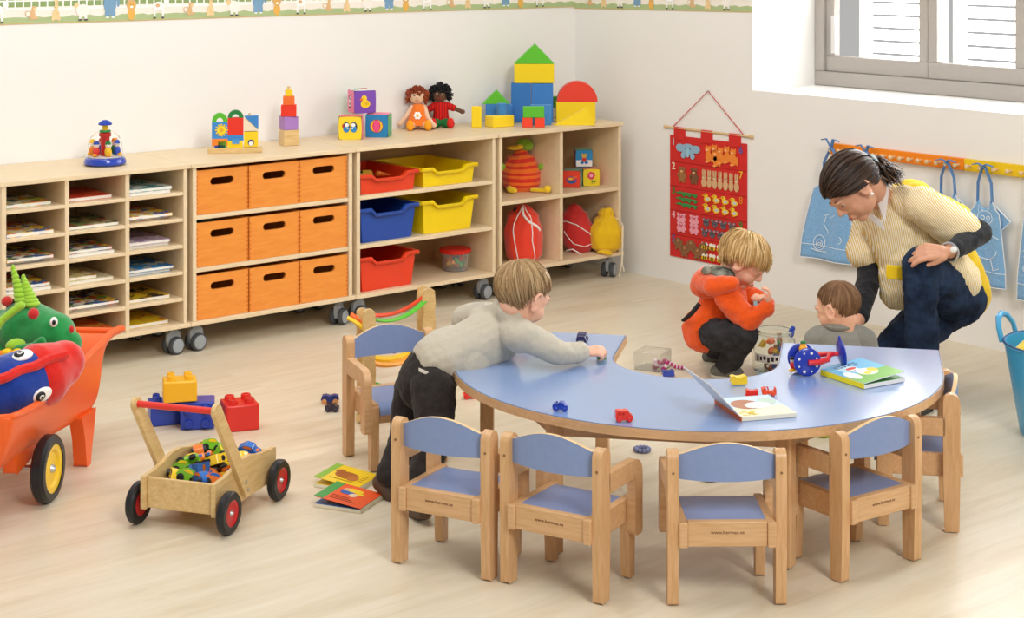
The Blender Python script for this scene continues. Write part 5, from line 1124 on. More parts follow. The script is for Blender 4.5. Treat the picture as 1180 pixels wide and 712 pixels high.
def fb_book(label, c, cover, inner, pic): return board_book('board_book', label, c, .011, 0, cover, 0, lambda q, T, a, b_: pic(q, T @ Matrix.Translation((a, b_, 0)) @ rotm('Z', math.pi), a, b_), spine='#d8d0b4', inner=inner, page='#e6dfc6', grp=gb, ang=7)
fb_book('yellow board book with a brown animal picture, farther of the two on the floor', [(437, 553), (388, 546), (413, 569)], '#f2cc1e', '#d8c42a', pic_yellow)
fb_book('orange board book with a blue and yellow picture, nearer of the two on the floor', [(441, 575), (388, 567.5), (414, 592)], '#ee5a28', '#2270b8', pic_orange)
def pic_hen(q, T, w_, h_):
    q.box2((0, h_ * .42, 0), (w_, h_, .0002), C('#6ab8de', .35), T); q.box2((0, 0, 0), (w_, h_ * .42, .0002), C('#7ab84a', .35), T)
    DZ(q, T, w_ * .35, h_ * .72, w_ * .2, h_ * .16, '#c8e6f2', 1); DZ(q, T, w_ * .15, h_ * .4, w_ * .12, h_ * .2, '#eaf2f2', 1)
    DZ(q, T, w_ * .52, h_ * .4, w_ * .2, h_ * .17, '#f6f4ee', 2); DZ(q, T, w_ * .42, h_ * .56, w_ * .11, h_ * .1, '#f6f4ee', 2); DZ(q, T, w_ * .4, h_ * .67, w_ * .12, h_ * .05, '#d8382a', 3); DZ(q, T, w_ * .66, h_ * .42, w_ * .1, h_ * .1, '#f2d22a', 3); DZ(q, T, w_ * .46, h_ * .34, w_ * .08, h_ * .06, '#f2d22a', 3); DZ(q, T, w_ * .39, h_ * .57, w_ * .015, h_ * .015, '#1c1c1c', 4)
    for i in range(2):
        for j in range(6): q.box2((w_ * (.2 + .09 * j), h_ * (.86 - .07 * i), .0003), (w_ * (.26 + .09 * j), h_ * (.9 - .07 * i), .0007), C('#1c4a8a', .4), T)
bk, T, w_, h_ = board_book('board_book', 'board book with a white hen on its blue and green cover, on the table', [(996, 448.5), (1042.5, 440), (953.5, 431)], .012, TH_ + .0005, '#eef2ee', 0, pic_hen, spine='#f2e01e', inner='#3a8a3c', page='#f2f0ea', ang=5)
# the open book whose cover leaf stands up
S1, S0 = P(855, 486, TH_), P(833.5, 464, TH_); Rr = P(918, 481, TH_); root = thing('board_book', 'open board book with a cream and blue page, its cover leaf standing up', 'book', S1)
x = Rr - S1; w_ = x.length; x.normalize(); y = S0 - S1; h_ = y.length; y = (y - x * y.dot(x)).normalized(); T = frame(Vector((0, 0, .0005)), x, y, Vector((0, 0, 1)))
MB().box2((0, 0, 0), (w_, h_, .012), C('#efe8d4', .6), T).build('pages', root, bevel=.001)
q = MB(); TP = T @ Matrix.Translation((0, 0, .0122)); q.box2((.001, .001, 0), (w_ - .001, h_ - .001, .0002), C('#f4efcc', .35), TP); q.box2((.001, h_ * .45, .0002), (w_ - .001, h_ - .001, .0004), C('#c8dcec', .35), TP)
DZ(q, TP, w_ * .36, h_ * .58, w_ * .26, h_ * .24, '#b87a5c', 2); DZ(q, TP, w_ * .55, h_ * .5, w_ * .24, h_ * .16, '#f4f2ee', 3); DZ(q, TP, w_ * .8, h_ * .68, w_ * .16, h_ * .16, '#b8d0c4', 2); DZ(q, TP, w_ * .42, h_ * .45, w_ * .12, h_ * .1, '#e8e6e0', 4)
for i in range(26): a = random.random(); DZ(q, TP, w_ * (.05 + .3 * a), h_ * (.06 + .2 * random.random()), .004, .0025, '#e8c820', 3)
q.build('page_picture', root)
MB().box2((-.003, 0, 0), (0, h_, .012), C('#d8642a', .4), T).build('spine', root)
lv = PV(787, 419, 4.82) - S0; lf = MB(); up_ = (lv - y * lv.dot(y)); ll = up_.length; up_.normalize(); cm = Vector((CX, CY, CH)); pn = (S0 - cm).cross(S1 - cm).normalized(); w2_ = pn.cross(y).normalized(); w2_ = w2_ if w2_.z > 0 else -w2_; up_ = (w2_ + up_ * .008).normalized(); up_ = (up_ - y * up_.dot(y)).normalized(); TL = frame(Vector((-.002, 0, .012)), up_, y, up_.cross(y))
lf.box2((0, 0, -.0008), (ll, h_, .0008), C('#f0ece0', .4), TL); lf.build('cover_leaf', root)

# ------------------------------------------------------------------ little plastic vehicles
def vehicle(label, loc, rz, col, kind='bus', k=1.0, grp='little plastic vehicles', rot=None, trans=.25):
    m = C(col, .2, coat=.5, sss=.0); root = thing('toy_vehicle', label, 'toy vehicle', loc, rz, grp)
    if rot: root.rotation_euler = rot
    b = MB(); s = .001 * k
    if kind == 'bus': pr = [(-26, 6), (26, 6), (29, 12), (28, 20), (20, 23), (15, 34), (4, 37), (-8, 35), (-13, 37), (-24, 36), (-29, 30), (-29, 10)]
    elif kind == 'truck': pr = [(-28, 7), (28, 7), (29, 14), (27, 22), (16, 24), (12, 34), (-4, 34), (-6, 26), (-28, 27), (-30, 18)]
    elif kind == 'loaf': pr = [(-26, 4), (26, 4), (30, 12), (26, 22), (30, 30), (20, 34), (8, 29), (-8, 29), (-20, 34), (-30, 30), (-26, 22), (-30, 12)]
    elif kind == 'open': pr = [(-28, 6), (30, 6), (30, 30), (22, 32), (20, 18), (-14, 18), (-18, 32), (-32, 28), (-30, 12)]
    b.prism([(x * s, z * s) for x, z in pr], -.015 * k, .015 * k, m, 'y'); b.build('body', root, bevel=.004 * k, seg=3)
    if kind in ('bus', 'truck', 'open'):
        for sx in (-1, 1):
            for sy in (-1, 1):
                w_ = MB(); T = Matrix.Translation((sx * .017 * k, sy * .0155 * k, .0085 * k)) @ rotm('X', R(-90 * sy)); w_.lathe([(.0085 * k, -.004 * k), (.0085 * k, .002 * k), (.006 * k, .004 * k), (.001, .003 * k)], m, 16, T); w_.build('wheel', root)
        f = MB(); dk = C({'#e2231a': '#b8140e', '#1c3fae': '#142c80', '#ee4a18': '#c83410', '#f4cc12': '#d8a808'}.get(col, '#222244'), .25)
        for sy in (-1, 1):
            for xx in (-.016, -.004): f.box((xx * k, sy * .0152 * k, .027 * k), (.008 * k, .001, .007 * k), dk)
        f.build('side_window', root)
    return root
tz = TH_ + .0005
vehicle('small blue plastic truck on the table, left of the red bus', P(646, 473, tz), RZ0 + R(-10), '#1c3fae', 'truck', .72)
vehicle('small red plastic bus near the front edge of the table', P(719, 485, tz), RZ0 + R(4), '#e2231a', 'bus', .82)
vehicle('yellow scalloped plastic toy on the table beside the red one', P(851, 443, tz), RZ0 + R(8), '#f4cc12', 'loaf', .82)
vehicle('flat red plastic toy between the yellow and the orange ones', P(866.5, 457, tz), RZ0 + R(-8), '#e2231a', 'loaf', .62)
vehicle('orange plastic open toy right of the red one, above the open book', P(886, 455, tz), RZ0 + R(-4), '#ee4a18', 'open', .68)
vehicle('dark purple plastic toy on the left wing of the table', P(671, 393, tz), RZ0 + R(75), '#2c2350', 'truck', .85)
vehicle('small green plastic toy under the hand of the boy', P(693, 414.5, tz), RZ0 + R(5), '#178a3c', 'loaf', .5)
vehicle('blue plastic toy on the floor behind the table, near the clear box', P(770, 434, 0), RZ0 + R(5), '#1c3fae', 'loaf', .8)
vehicle('small red toy on the floor under the left edge of the table', P(541, 459, 0), RZ0 + R(15), '#e2231a', 'truck', .8)
vehicle('dark violet block shaped truck on the floor left of the chair', P(383, 474, 0), RZ0 + R(-6), '#241a38', 'truck', .85)
wc = thing('toy_car', 'dark blue toy car with wooden wheels on the floor left of the chair', 'toy car', P(379, 468, 0) + D(0, .04, 0), RZ0 + R(2))
b = MB(); b.prism([(-.028, .006), (.028, .006), (.033, .016), (.028, .029), (.015, .032), (0, .027), (-.015, .032), (-.028, .029), (-.033, .016)], -.014, .014, C('#26377e', .35), 'y'); b.build('car_body', wc, bevel=.005, seg=3)
for sx in (-1, 1):
    for sy in (-1, 1): MB().cyl((sx * .02, sy * .017, .0095), .0095, .008, C('#d89a5c', .4), 'y', 18).build('wheel', wc)
# rings on the floor
for i, (px, py, c, lb) in enumerate([(740, 520, '#5a5f86', 'grey violet ring on the floor under the table'), (947.5, 502.5, '#bcc81e', 'lime green ring on the floor beyond the turned chair'), (817, 553, '#d2cec2', 'pale ring with coloured beads on the floor behind the middle chair')]):
    p = P(px, py, 0); r_ = thing('play_ring', lb, 'toy ring', p, 0); R0 = {0: .023, 1: .021, 2: .021}[i]
    MB().torus((0, 0, .0065), R0, .0065, C(c, .4), 30, 10).build('ring', r_)
    b = MB()
    for j in range(12): a = j * .5236; b.ell((R0 * math.cos(a), R0 * math.sin(a), .0075), .0075, C(['#7a80a8', '#c8d42e', ['#c8482a', '#2c8a5c', '#e8e4dc', '#d8c42a'][j % 4]][i], .4), nu=10, nv=6)
    b.build('beads', r_)
# red knob on the middle chair area
# clear box and bead string
cp = P(752, 424, 0); cb = thing('clear_box', 'clear plastic box lying on the floor beyond the table', 'box', cp, RZ0 + R(-28)); gl = mat('box_plastic', '#f4f4f0', .05, .5, trans=.93, ior=1.15); b = MB(); t_ = .0018; s_ = .055
for a_, d_ in (((0, 0, .001), (2 * s_, 2 * s_, t_)), ((-s_, 0, .035), (t_, 2 * s_, .07)), ((s_, 0, .035), (t_, 2 * s_, .07)), ((0, s_, .035), (2 * s_, t_, .07)), ((0, -s_, .035), (2 * s_, t_, .07))): b.box(a_, d_, gl)
b.build('box_walls', cb); b = MB(); ed = C('#d8d0c4', .2)
for x in (-1, 1):
    for y in (-1, 1): b.tube([(x * s_, y * s_, 0), (x * s_, y * s_, .07)], .0014, ed, 5)
b.tube([(-s_, -s_, .07), (s_, -s_, .07), (s_, s_, .07), (-s_, s_, .07)], .0018, ed, 5, closed=True); b.build('box_edge', cb)
bp_ = P(765, 425, 0); bs = thing('bead_string', 'string of pink and white beads on the floor beside the clear box', 'beads', bp_); b = MB(); w__ = C('#f0dce8', .3); pk_ = C('#b81f6a', .3)
for i in range(46):
    a = i * .55; rr_ = .03 * (1 - i / 90); c = Vector((rr_ * math.cos(a) - .02, rr_ * math.sin(a) * .8, .009 + .008 * (i % 4))) if i < 30 else D(.01 + .0045 * (i - 30), -.001 * (i - 30), .012 - .0003 * (i - 30)) + D(0, 0, .018 * max(0, 1 - (i - 30) / 8))
    b.ell(c, .0072, w__ if i % 3 == 0 else pk_, nu=10, nv=7)
b.build('beads', bs)
# glass jar full of toys
jp = P(892, 428, 0); jr = thing('glass_jar', 'clear glass jar with a printed label holding little toys, beyond the table', 'jar', jp, RZ0)
rj = .083; gj = mat('jar_glass', '#f6faf8', .02, .5, trans=.96, ior=1.12); hj = .165
MB().lathe([(rj * .94, .002), (rj, .012), (rj, .118), (rj * .97, .13), (rj * .82, .142), (rj * .8, .15), (rj * .85, .154), (rj * .85, hj - .004), (rj * .8, hj), (rj * .77, hj - .004), (rj * .76, .142), (rj * .93, .125), (rj * .95, .015), (rj * .88, .008)], gj, 44).build('glass', jr)
for z in (.15, .159): MB().torus((0, 0, z), rj * .85, .0025, gj, 40, 6).build('thread', jr)
b = MB()
for (a0_, a1_, z0_, z1_) in ((-160, -20, .05, .082),):
    n = 14; vs = [(rj * 1.006 * math.cos(R(a0_ + (a1_ - a0_) * i / n)), rj * 1.006 * math.sin(R(a0_ + (a1_ - a0_) * i / n)), z) for i in range(n + 1) for z in (z0_, z1_)]; fs = [(2 * i, 2 * i + 2, 2 * i + 3, 2 * i + 1) for i in range(n)]; b.add(vs, fs, C('#f2f0ea', .5))
for i in range(11):
    a = -150 + i * 11; w2 = R(7); z0_ = .054 + .004 * (i % 3)
    vs = [(rj * 1.012 * math.cos(R(a) + q), rj * 1.012 * math.sin(R(a) + q), z) for q in (0, w2) for z in (z0_, .076 - .003 * (i % 2))]; b.add(vs, [(0, 2, 3, 1)], C('#26242a', .5))
b.build('label', jr)
jc = [('#e8681e', 'orange'), ('#f2c41e', 'yellow'), ('#2c8a3c', 'green'), ('#1c3fae', 'blue'), ('#d8281e', 'red'), ('#b06a3a', 'brown')]
for i in range(20):
    a = random.random() * 6.28; q = random.uniform(.1, .62) * rj; z = .012 + .0055 * i; c, cn = jc[(i * 5) % 6]
    p = jp + Vector((q * math.cos(a), q * math.sin(a), z)); b = MB(); m = C(c, .3)
    if i % 3 == 0: b.ell((0, 0, 0), (.017, .013, .013), m); b.ell((.012, 0, .01), .008, m)
    elif i % 3 == 1: b.torus((0, 0, 0), .013, .0055, m, 18, 8)
    else: b.prism([(-.018, -.008), (.018, -.008), (.014, .004), (.004, .01), (-.016, .008)], -.008, .008, m)
    o = b.build('jar_toy', None, p, bevel=.0025 if i % 3 == 2 else 0); o.rotation_euler = (random.random() * 3, random.random() * 3, 0); tag(o, 'little %s toy inside the glass jar' % cn, 'toy', 'little toys in the glass jar')
for px, py, c, lb in ((868, 382, '#ee5a1e', 'orange toy on the rim of the glass jar'), (912, 383, '#1c3fae', 'blue toy sticking out at the jar rim')):
    o = MB().ell((0, 0, 0), (.014, .01, .02), C(c, .3)).ell((.008, 0, .014), .01, C(c, .3)).build('jar_toy', None, PV(px, py, VA(jp)), remesh=.002, smooth=2); tag(o, lb, 'toy')
# ------------------------------------------------------------------ rolling toy with two blue wheels and a red fork
rl = P(930, 433, tz); rv = VA(rl); sc_ = F_ / rv; roll = thing('rolling_toy', 'rolling toy with two blue disc wheels, red fork handle and blue knob disc', 'toy', rl, RZ0 + R(8))
bl = C('#1633a8', .25, coat=.4); rd_ = C('#d8222a', .2, coat=.5); RW_ = 16.2 / sc_; hw2 = .03
for i, y in enumerate((-.003, .058)):
    b = MB(); T = Matrix.Translation((0, y, RW_)) @ rotm('X', R(90)); b.lathe([(.001, -.005), (RW_ * .9, -.005), (RW_, -.002), (RW_, .002), (RW_ * .9, .005), (.001, .006)], bl, 40, T); o = b.build('wheel', roll)
    if i == 0:
        q = MB()
        for k_ in range(8): a = k_ * math.pi / 4 + .4; q.disc((RW_ * .7 * math.cos(a), y - .006, RW_ + RW_ * .7 * math.sin(a)), .0042 if k_ % 2 else .0028, C('#f2f0e8', .4), None, n=14)
        q.build('white_dot', o)
for y in (-.014, .068):
    MB().tube([(0, y, RW_), (.03, y, RW_ + .0), (.06, y + (.006 if y < 0 else -.012), RW_ + .006), (.075, .02 if y < 0 else .035, RW_ + .012), (.088, .027, RW_ + .014)], [.0085, .0085, .0085, .008, .008], rd_, 12).build('fork', roll)
MB().cyl((.09, .027, RW_ + .014), .007, .03, rd_, 'x').build('shaft', roll)
b = MB(); T = Matrix.Translation((.112, .027, RW_ + .016)) @ rotm('Y', R(82)) @ Matrix.Diagonal((1.0, 1.0, 1, 1)); b.lathe([(.001, -.008), (.03, -.004), (.039, .002), (.04, .005), (.034, .007), (.001, .008)], bl, 36, T); b.ell((.108, .027, RW_ + .06), (.004, .004, .008), bl); b.build('knob_disc', roll)
for (x, y, z, c, c2) in ((-.03, .03, .026, '#d8281e', '#f2b01c'), (.018, .03, .026, '#1f7a3c', '#1f7a3c'), (-.002, .03, .072, '#f2a81c', '#2c7a3c'), (.0, .03, .02, '#d8281e', '#f2c81c')):
    b = MB(); b.ell((x, y, z), (.013, .014, .014), C(c, .3)); b.ell((x * 1.15, y, z + .013), (.008, .008, .008), C('#f0d8c4', .4) if z < .05 else C(c, .3)); b.ell((x * 1.2, y, z + .02), (.009, .009, .005), C('#1c1c22', .4) if z < .05 else C(c2, .3)); b.ell((x * 1.3, y - .008, max(.006, z - .014)), (.011, .008, .005), C(c2, .3)); b.build('clown_figure', roll)
# ------------------------------------------------------------------ blue tub with yellow contents
tp_ = W(1.885, 5.83); tub_ = thing('flexible_tub', 'light blue flexible tub with loop handles at the right edge of the photo', 'tub', tp_, RZ0 + R(-40)); tm_ = mat('blue_flexible_plastic', '#3f9fd0', .35, .5, coat=.2, sss=.0)
MB().lathe([(.001, .001), (.145, .001), (.152, .01), (.185, .2), (.203, .305), (.209, .31), (.207, .316), (.199, .314), (.18, .2), (.147, .014), (.001, .008)], tm_, 56, close=False).build('tub_body', tub_)
for s in (-1, 1):
    pts = [(s * .203, -.06, .30), (s * .215, -.058, .345), (s * .228, -.035, .375), (s * .232, 0, .385), (s * .228, .035, .375), (s * .215, .058, .345), (s * .203, .06, .30)]
    MB().tube(pts, .011, tm_, 10, flat=.8).build('handle', tub_)
dk_ = MB(); dk_.torus((0, 0, .314), .205, .004, C('#2a4a7a', .4), 50, 6); dk_.build('rim_band', tub_)
b = MB(); yk = mat('yellow_plush', '#f0cf1e', .9, .1, 'noise', '#e6c012', 30, .2, .4, sheen=.4)
for i in range(9): b.ell((random.uniform(-.1, .1), random.uniform(-.1, .1), .22 + random.uniform(0, .05)), (.07, .07, .06), yk)
o = b.build('plush_ball', None, tp_, remesh=.006, smooth=4); tag(o, 'yellow plush filling the light blue tub at the right edge', 'soft toy')
o = MB().ell((0, 0, 0), (.03, .03, .02), C('#e0501e', .8)).ell((.02, 0, .01), (.02, .02, .015), C('#e0501e', .8)).build('soft_block', None, tp_ + D(-.085, -.03, .285), remesh=.003, smooth=2); tag(o, 'small orange soft toy lying on the yellow plush in the tub', 'soft toy')
# ------------------------------------------------------------------ people
def hframe(c, f, up, k):
    f = Vector(f).normalized(); l = Vector(up).cross(f).normalized(); u = f.cross(l)
    return frame(Vector(c), f * k, l * k, u * k)
def head(mb, H, mt, adult=False):
    "H: frame with x forward, y left, z up, unit scale of a toddler head 19 cm high"
    def e(c, r): mb.ell(c, r, mt, H, 24, 16)
    e((-.012, 0, .02), (.086, .071, .074)); e((.02, 0, -.03), (.058, .056, .062)); e((.028, 0, .0), (.055, .058, .05))
    for s in (-1, 1):
        e((.042, s * .028, -.038), (.03, .028, .028) if not adult else (.024, .024, .03)); e((.07, s * .022, .012), (.014, .022, .009))
        # ear: rim and bowl
        pts = [(-.006 + .017 * math.cos(R(t)), s * (.073 + .006 * math.sin(R(t) * .5)), -.014 + .026 * math.sin(R(t))) for t in range(-120, 200, 20)]
        mb.tube(pts, .0048, mt, 8, H); e((-.008, s * .068, -.014), (.015, .007, .022)); e((-.002, s * .074, -.034), (.007, .004, .008))
    e((.05, 0, -.078), (.02, .022, .016)); e((.072, 0, -.055), (.012, .02, .013))
    nl = .012 if not adult else .02
    mb.cap(H @ Vector((.073, 0, .008)), .0065, H @ Vector((.082 + nl * .5, 0, -.022)), .0085 if adult else .0095, mt); e((.08, .009, -.027), (.008, .006, .006)); e((.08, -.009, -.027), (.008, .006, .006))
def face(root, H, iris='#4a3626', brow='#8a6a4a', down=True, lip='#c86a62'):
    for s in (-1, 1):
        b = MB(); c = Vector((.0628, s * .0285, -.001)); b.ell(c, (.0115, .0125, .0095), C('#f4f0ec', .3), H); b.ell(c + Vector((.0085, 0, -.003)), (.004, .0055, .0055), C(iris, .2), H); b.ell(c + Vector((.0108, 0, -.003)), (.002, .0028, .0028), C('#0c0a0a', .1), H); b.build('eye', root)
        b = MB(); sk = MC['tan_skin'] if iris == '#3a2618' else MC['fair_skin']; b.ell(c + Vector((.0008, 0, .0035)), (.0125, .0138, .0085), sk, H)
        b.tube([H @ (c + Vector((.0115 - abs(x) * .004, x * .0105, -.0035 + .002 * abs(x) - .0))) for x in (-1, -.5, 0, .5, 1)], .0008, C('#3a2a20', .6), 5); b.build('eyelid', root)
        b = MB(); b.tube([H @ Vector((.0815 - abs(x + .2) * .008, s * (.026 + .015 * x), .017 + .003 * (1 - x * x))) for x in (-1, -.5, 0, .5, 1)], [.0006, .0013, .0015, .0012, .0006], C(brow, .8), 6); b.build('eyebrow', root)
    b = MB(); m = C(lip, .4); b.tube([H @ Vector((.083 - .008 * x * x, .017 * x, -.053 + .001 * x * x)) for x in (-1, -.6, -.2, .2, .6, 1)], [.001, .0032, .0036, .0036, .0032, .001], m, 8); b.tube([H @ Vector((.0825 - .008 * x * x, .015 * x, -.0595)) for x in (-1, -.6, 0, .6, 1)], [.001, .0038, .0044, .0038, .001], m, 8); b.build('lips', root)
def interp(tab, x):
    for (a, p), (b_, q) in zip(tab, tab[1:]):
        if x <= b_: return p + (q - p) * (x - a) / (b_ - a)
    return tab[-1][1]
def hair(root, H, mats, tab, K, n=500, tmin=0, lift=.006, wr=.004, seed=1, cap_s=1.06, droop=0, edge=.5, rag=7):
    rnd = random.Random(seed); c0 = Vector((-.012, 0, .02)); ax = (.086, .071, .074); K = Vector(K).normalized()
    def surf(d, e): r = 1 / math.sqrt((d.x / ax[0]) ** 2 + (d.y / ax[1]) ** 2 + (d.z / ax[2]) ** 2); return c0 + d * (r * e)
    def dr(az, el): return Vector((math.cos(el) * math.cos(az), math.cos(el) * math.sin(az), math.sin(el)))
    b = MB(); na, ne = 40, 14; vs = []; fs = []
    for i in range(ne + 1):
        for j in range(na):
            az = -math.pi + 2 * math.pi * j / na; e0 = R(interp(tab, abs(math.degrees(az)))) + .03; el = math.pi / 2 + (e0 - math.pi / 2) * i / ne
            vs.append(surf(dr(az, el), cap_s - .05 * (i / ne) ** 6))
    for i in range(ne):
        for j in range(na): fs.append((i * na + j, i * na + (j + 1) % na, (i + 1) * na + (j + 1) % na, (i + 1) * na + j))
    b.add(vs, fs, mats[0], H)
    for s in range(n):
        az = rnd.uniform(-math.pi, math.pi); tgt = dr(az, R(interp(tab, abs(math.degrees(az))) - rnd.uniform(-3, rag))); t0 = rnd.uniform(tmin, .75) ; t1 = min(1.04, t0 + rnd.uniform(.4, .8)); om = math.acos(max(-1, min(1, K.dot(tgt))))
        if om < .05: continue
        rad = []; pts = []; off = Vector((rnd.uniform(-1, 1), rnd.uniform(-1, 1), rnd.uniform(-1, 1))) * wr; lf = rnd.uniform(.2, 1) * lift; w0 = rnd.uniform(.0016, .0034)
        for i in range(7):
            q = i / 6; t = t0 + (t1 - t0) * q; d = (K * math.sin((1 - t) * om) + tgt * math.sin(t * om)) / math.sin(om); d.normalize()
            p = surf(d, cap_s) + d * (lf * math.sin(q * math.pi) * .6 + lf * q * edge - .003 * (1 - q) - (.003 * q ** 4 if edge < .2 else 0)) + off * q; p.z -= droop * q * q
            pts.append(H @ p); rad.append(w0 * (.5 if i == 0 else 1 if i < 5 else .7 if i < 6 else .15) * H.col[0].length)
        b.tube(pts, rad, mats[rnd.randrange(len(mats))], 4, flat=.6)
    return b.build('hair', root, angle=80)
def hand(mb, w, d, n, size, mt, curl=(30, 30, 25), side=1, spread=.12, thumb=(.5, .3)):
    "w wrist, d finger direction, n back-of-hand normal, side +1/-1 thumb side"
    d = Vector(d).normalized(); n = Vector(n); n = (n - d * n.dot(d)).normalized(); s = d.cross(n) * side; S = size; r = .058 * S
    w = Vector(w)
    for i, (o, L_) in enumerate(((.155, .42), (.052, .47), (-.052, .44), (-.15, .34))):
        kn = w + d * S * (.5 - .03 * abs(i - 1)) + s * S * o + n * S * .02; mb.cap(w + d * S * .06 + s * S * o * .55, .075 * S, kn, .07 * S, mt, 10)
        dd = (d + s * (o * spread * 4)).normalized(); a = 0; p = kn; rr = r * (1 if i < 3 else .88)
        for j, f in enumerate((.45, .3, .25)):
            a += R(curl[j] + 4 * i); v = dd * math.cos(a) - n * math.sin(a); q = p + v * (L_ * S * f); mb.cap(p, rr * (1 - .08 * j), q, rr * (.92 - .1 * j), mt, 10); p = q
    b0 = w + d * S * .12 + s * S * .14; t1 = b0 + (d * .6 + s * thumb[0] - n * .35).normalized() * S * .22; t2 = t1 + (d * .85 + s * thumb[1] * .3 - n * .4).normalized() * S * .17; t3 = t2 + (d * .9 - s * .1 - n * .5).normalized() * S * .12
    mb.cap(b0, .085 * S, t1, .066 * S, mt, 10); mb.cap(t1, .064 * S, t2, .058 * S, mt, 10); mb.cap(t2, .058 * S, t3, .048 * S, mt, 10)
    mb.cap(w - d * .1 * S, .1 * S, w + d * .12 * S, .11 * S, mt, 12)
class Pers:
    def __init__(s, label, loc): s.root = thing('person', label, 'person', loc); s.o = Vector(loc)
    def J(s, x, y, v): return PV(x, y, v) - s.o
    def G(s, u, v, z): return W(u, v, z) - s.o
    def chain(s, mb, mt, *pts, n=20):
        for (a, ra), (b_, rb) in zip(pts, pts[1:]): mb.cap(a, ra, b_, rb, mt, n)
def shoe(mb, heel, toe, r, mt, sole=None, up=Vector((0, 0, 1))):
    heel, toe = Vector(heel), Vector(toe); mb.cap(heel, r, toe, r * .85, mt); mb.ell(heel.lerp(toe, .3) + up * r * .7, (r * .95, r * .95, r * .8), mt)
# ---- boy in the grey jumper
p_ = Pers('toddler in a grey jumper and dark trousers leaning over the table reaching for a toy', P(478, 592, 0)); J = p_.J; sk = M['skin']
knit = mat('grey_knit', '#c9c0ae', .95, .1, 'noise', '#bdb4a1', 220, .2, .5, sheen=.3); cordu = mat('dark_corduroy', '#35302e', .9, .15, 'noise', '#292523', 60, .25, .5, sheen=.1)
Hc = J(603, 338, 5.24); Hm = hframe(Hc, D(.66, .62, -.42), D(.3, .2, 1), 1.03)
b = MB(); head(b, Hm, sk); p_.chain(b, sk, (Hm @ Vector((-.03, 0, -.045)), .036), (J(582, 368, 5.3), .036), (J(565, 388, 5.3), .06), (J(498, 425, 5.2), .06))
p_.chain(b, sk, (J(603, 386, 5.15), .03), (J(645, 407, 5.15), .024), (J(671, 406, 5.21), .018)); hand(b, J(671, 406, 5.21), D(1, .12, .05), D(.0, -.5, .86), .104, sk, (22, 48, 35), -1, thumb=(.25, .1))
p_.chain(b, sk, (J(538, 366, 5.4), .03), (J(560, 378, 5.5), .024), (J(588, 381, 5.46), .018)); hand(b, J(589, 381, 5.46), D(1, 0, 0), D(0, 0, 1), .088, sk, (20, 20, 20), 1)
p_.chain(b, sk, (J(500, 445, 5.12), .04), (J(500, 500, 5.08), .032), (J(482, 572, 5.05), .024), (J(482, 582, 5.0), .02)); p_.chain(b, sk, (J(478, 448, 5.3), .04), (J(466, 505, 5.25), .03), (J(446, 550, 5.18), .022))
b.build('body', p_.root, remesh=.0032, smooth=3)
face(p_.root, Hm)
hb = [mat('hair_ash', '#a08058', .55, .35), mat('hair_ash2', '#b3946a', .5, .4), mat('hair_ash3', '#8a6c48', .6, .3)]
hair(p_.root, Hm, hb, [(0, 24), (50, 18), (72, -2), (92, 4), (108, -48), (130, -66), (180, -72)], (-.45, .2, .85), 1200, lift=.006, wr=.006, seed=3, cap_s=1.055, edge=.1, rag=12)
b = MB(); p_.chain(b, knit, (J(509, 414, 5.2), .09), (J(530, 406, 5.22), .086), (J(570, 388, 5.27), .084)); b.ell(J(562, 376, 5.3), .07, knit)
p_.chain(b, knit, (J(536, 368, 5.42), .046), (J(560, 366, 5.36), .052), (J(603, 388, 5.16), .05)); p_.chain(b, knit, (J(603, 387, 5.15), .047), (J(645, 406, 5.15), .037), (J(669, 406, 5.205), .03)); p_.chain(b, knit, (J(536, 368, 5.42), .044), (J(560, 378, 5.5), .034), (J(584, 381, 5.46), .026))
b.ell(J(540, 416, 5.2), .068, knit); b.cap(J(578, 366, 5.3), .052, J(589, 360, 5.235), .054, knit)
b.build('jumper', p_.root, remesh=.0042, smooth=5, disp=.014, dscale=.06)
b = MB(); 
b.build('cuff_marker', p_.root) if False else None
b = MB(); p_.chain(b, cordu, (J(506, 418, 5.2), .085), (J(492, 440, 5.2), .092)); p_.chain(b, cordu, (J(499, 448, 5.13), .07), (J(502, 500, 5.08), .052), (J(483, 568, 5.05), .044)); p_.chain(b, cordu, (J(478, 450, 5.29), .068), (J(468, 505, 5.25), .05), (J(449, 546, 5.18), .04))
tr = b.build('trousers', p_.root, remesh=.0045, smooth=4, disp=.014, dscale=.05)
b = MB(); T = frame(J(490, 429, 5.095), (J(498, 432, 5.1) - J(482, 425, 5.1)).normalized(), D(0, 1, .2).normalized(), Vector((0, 0, 1))); b.box((0, 0, 0), (.042, .004, .009), C('#d8d2c4', .7), T); b.build('pocket_tag', tr)
bs_ = C('#5a4636', .6); bk_ = C('#3a2e28', .7)
b = MB(); shoe(b, J(478, 589, 5.03), J(490, 590, 4.95), .026, bs_); b.build('shoe', p_.root, remesh=.004, smooth=2)
b = MB(); b.cap(J(439, 556, 5.19), .027, J(452, 572, 5.17), .022, bs_); b.build('shoe', p_.root, remesh=.004, smooth=2)
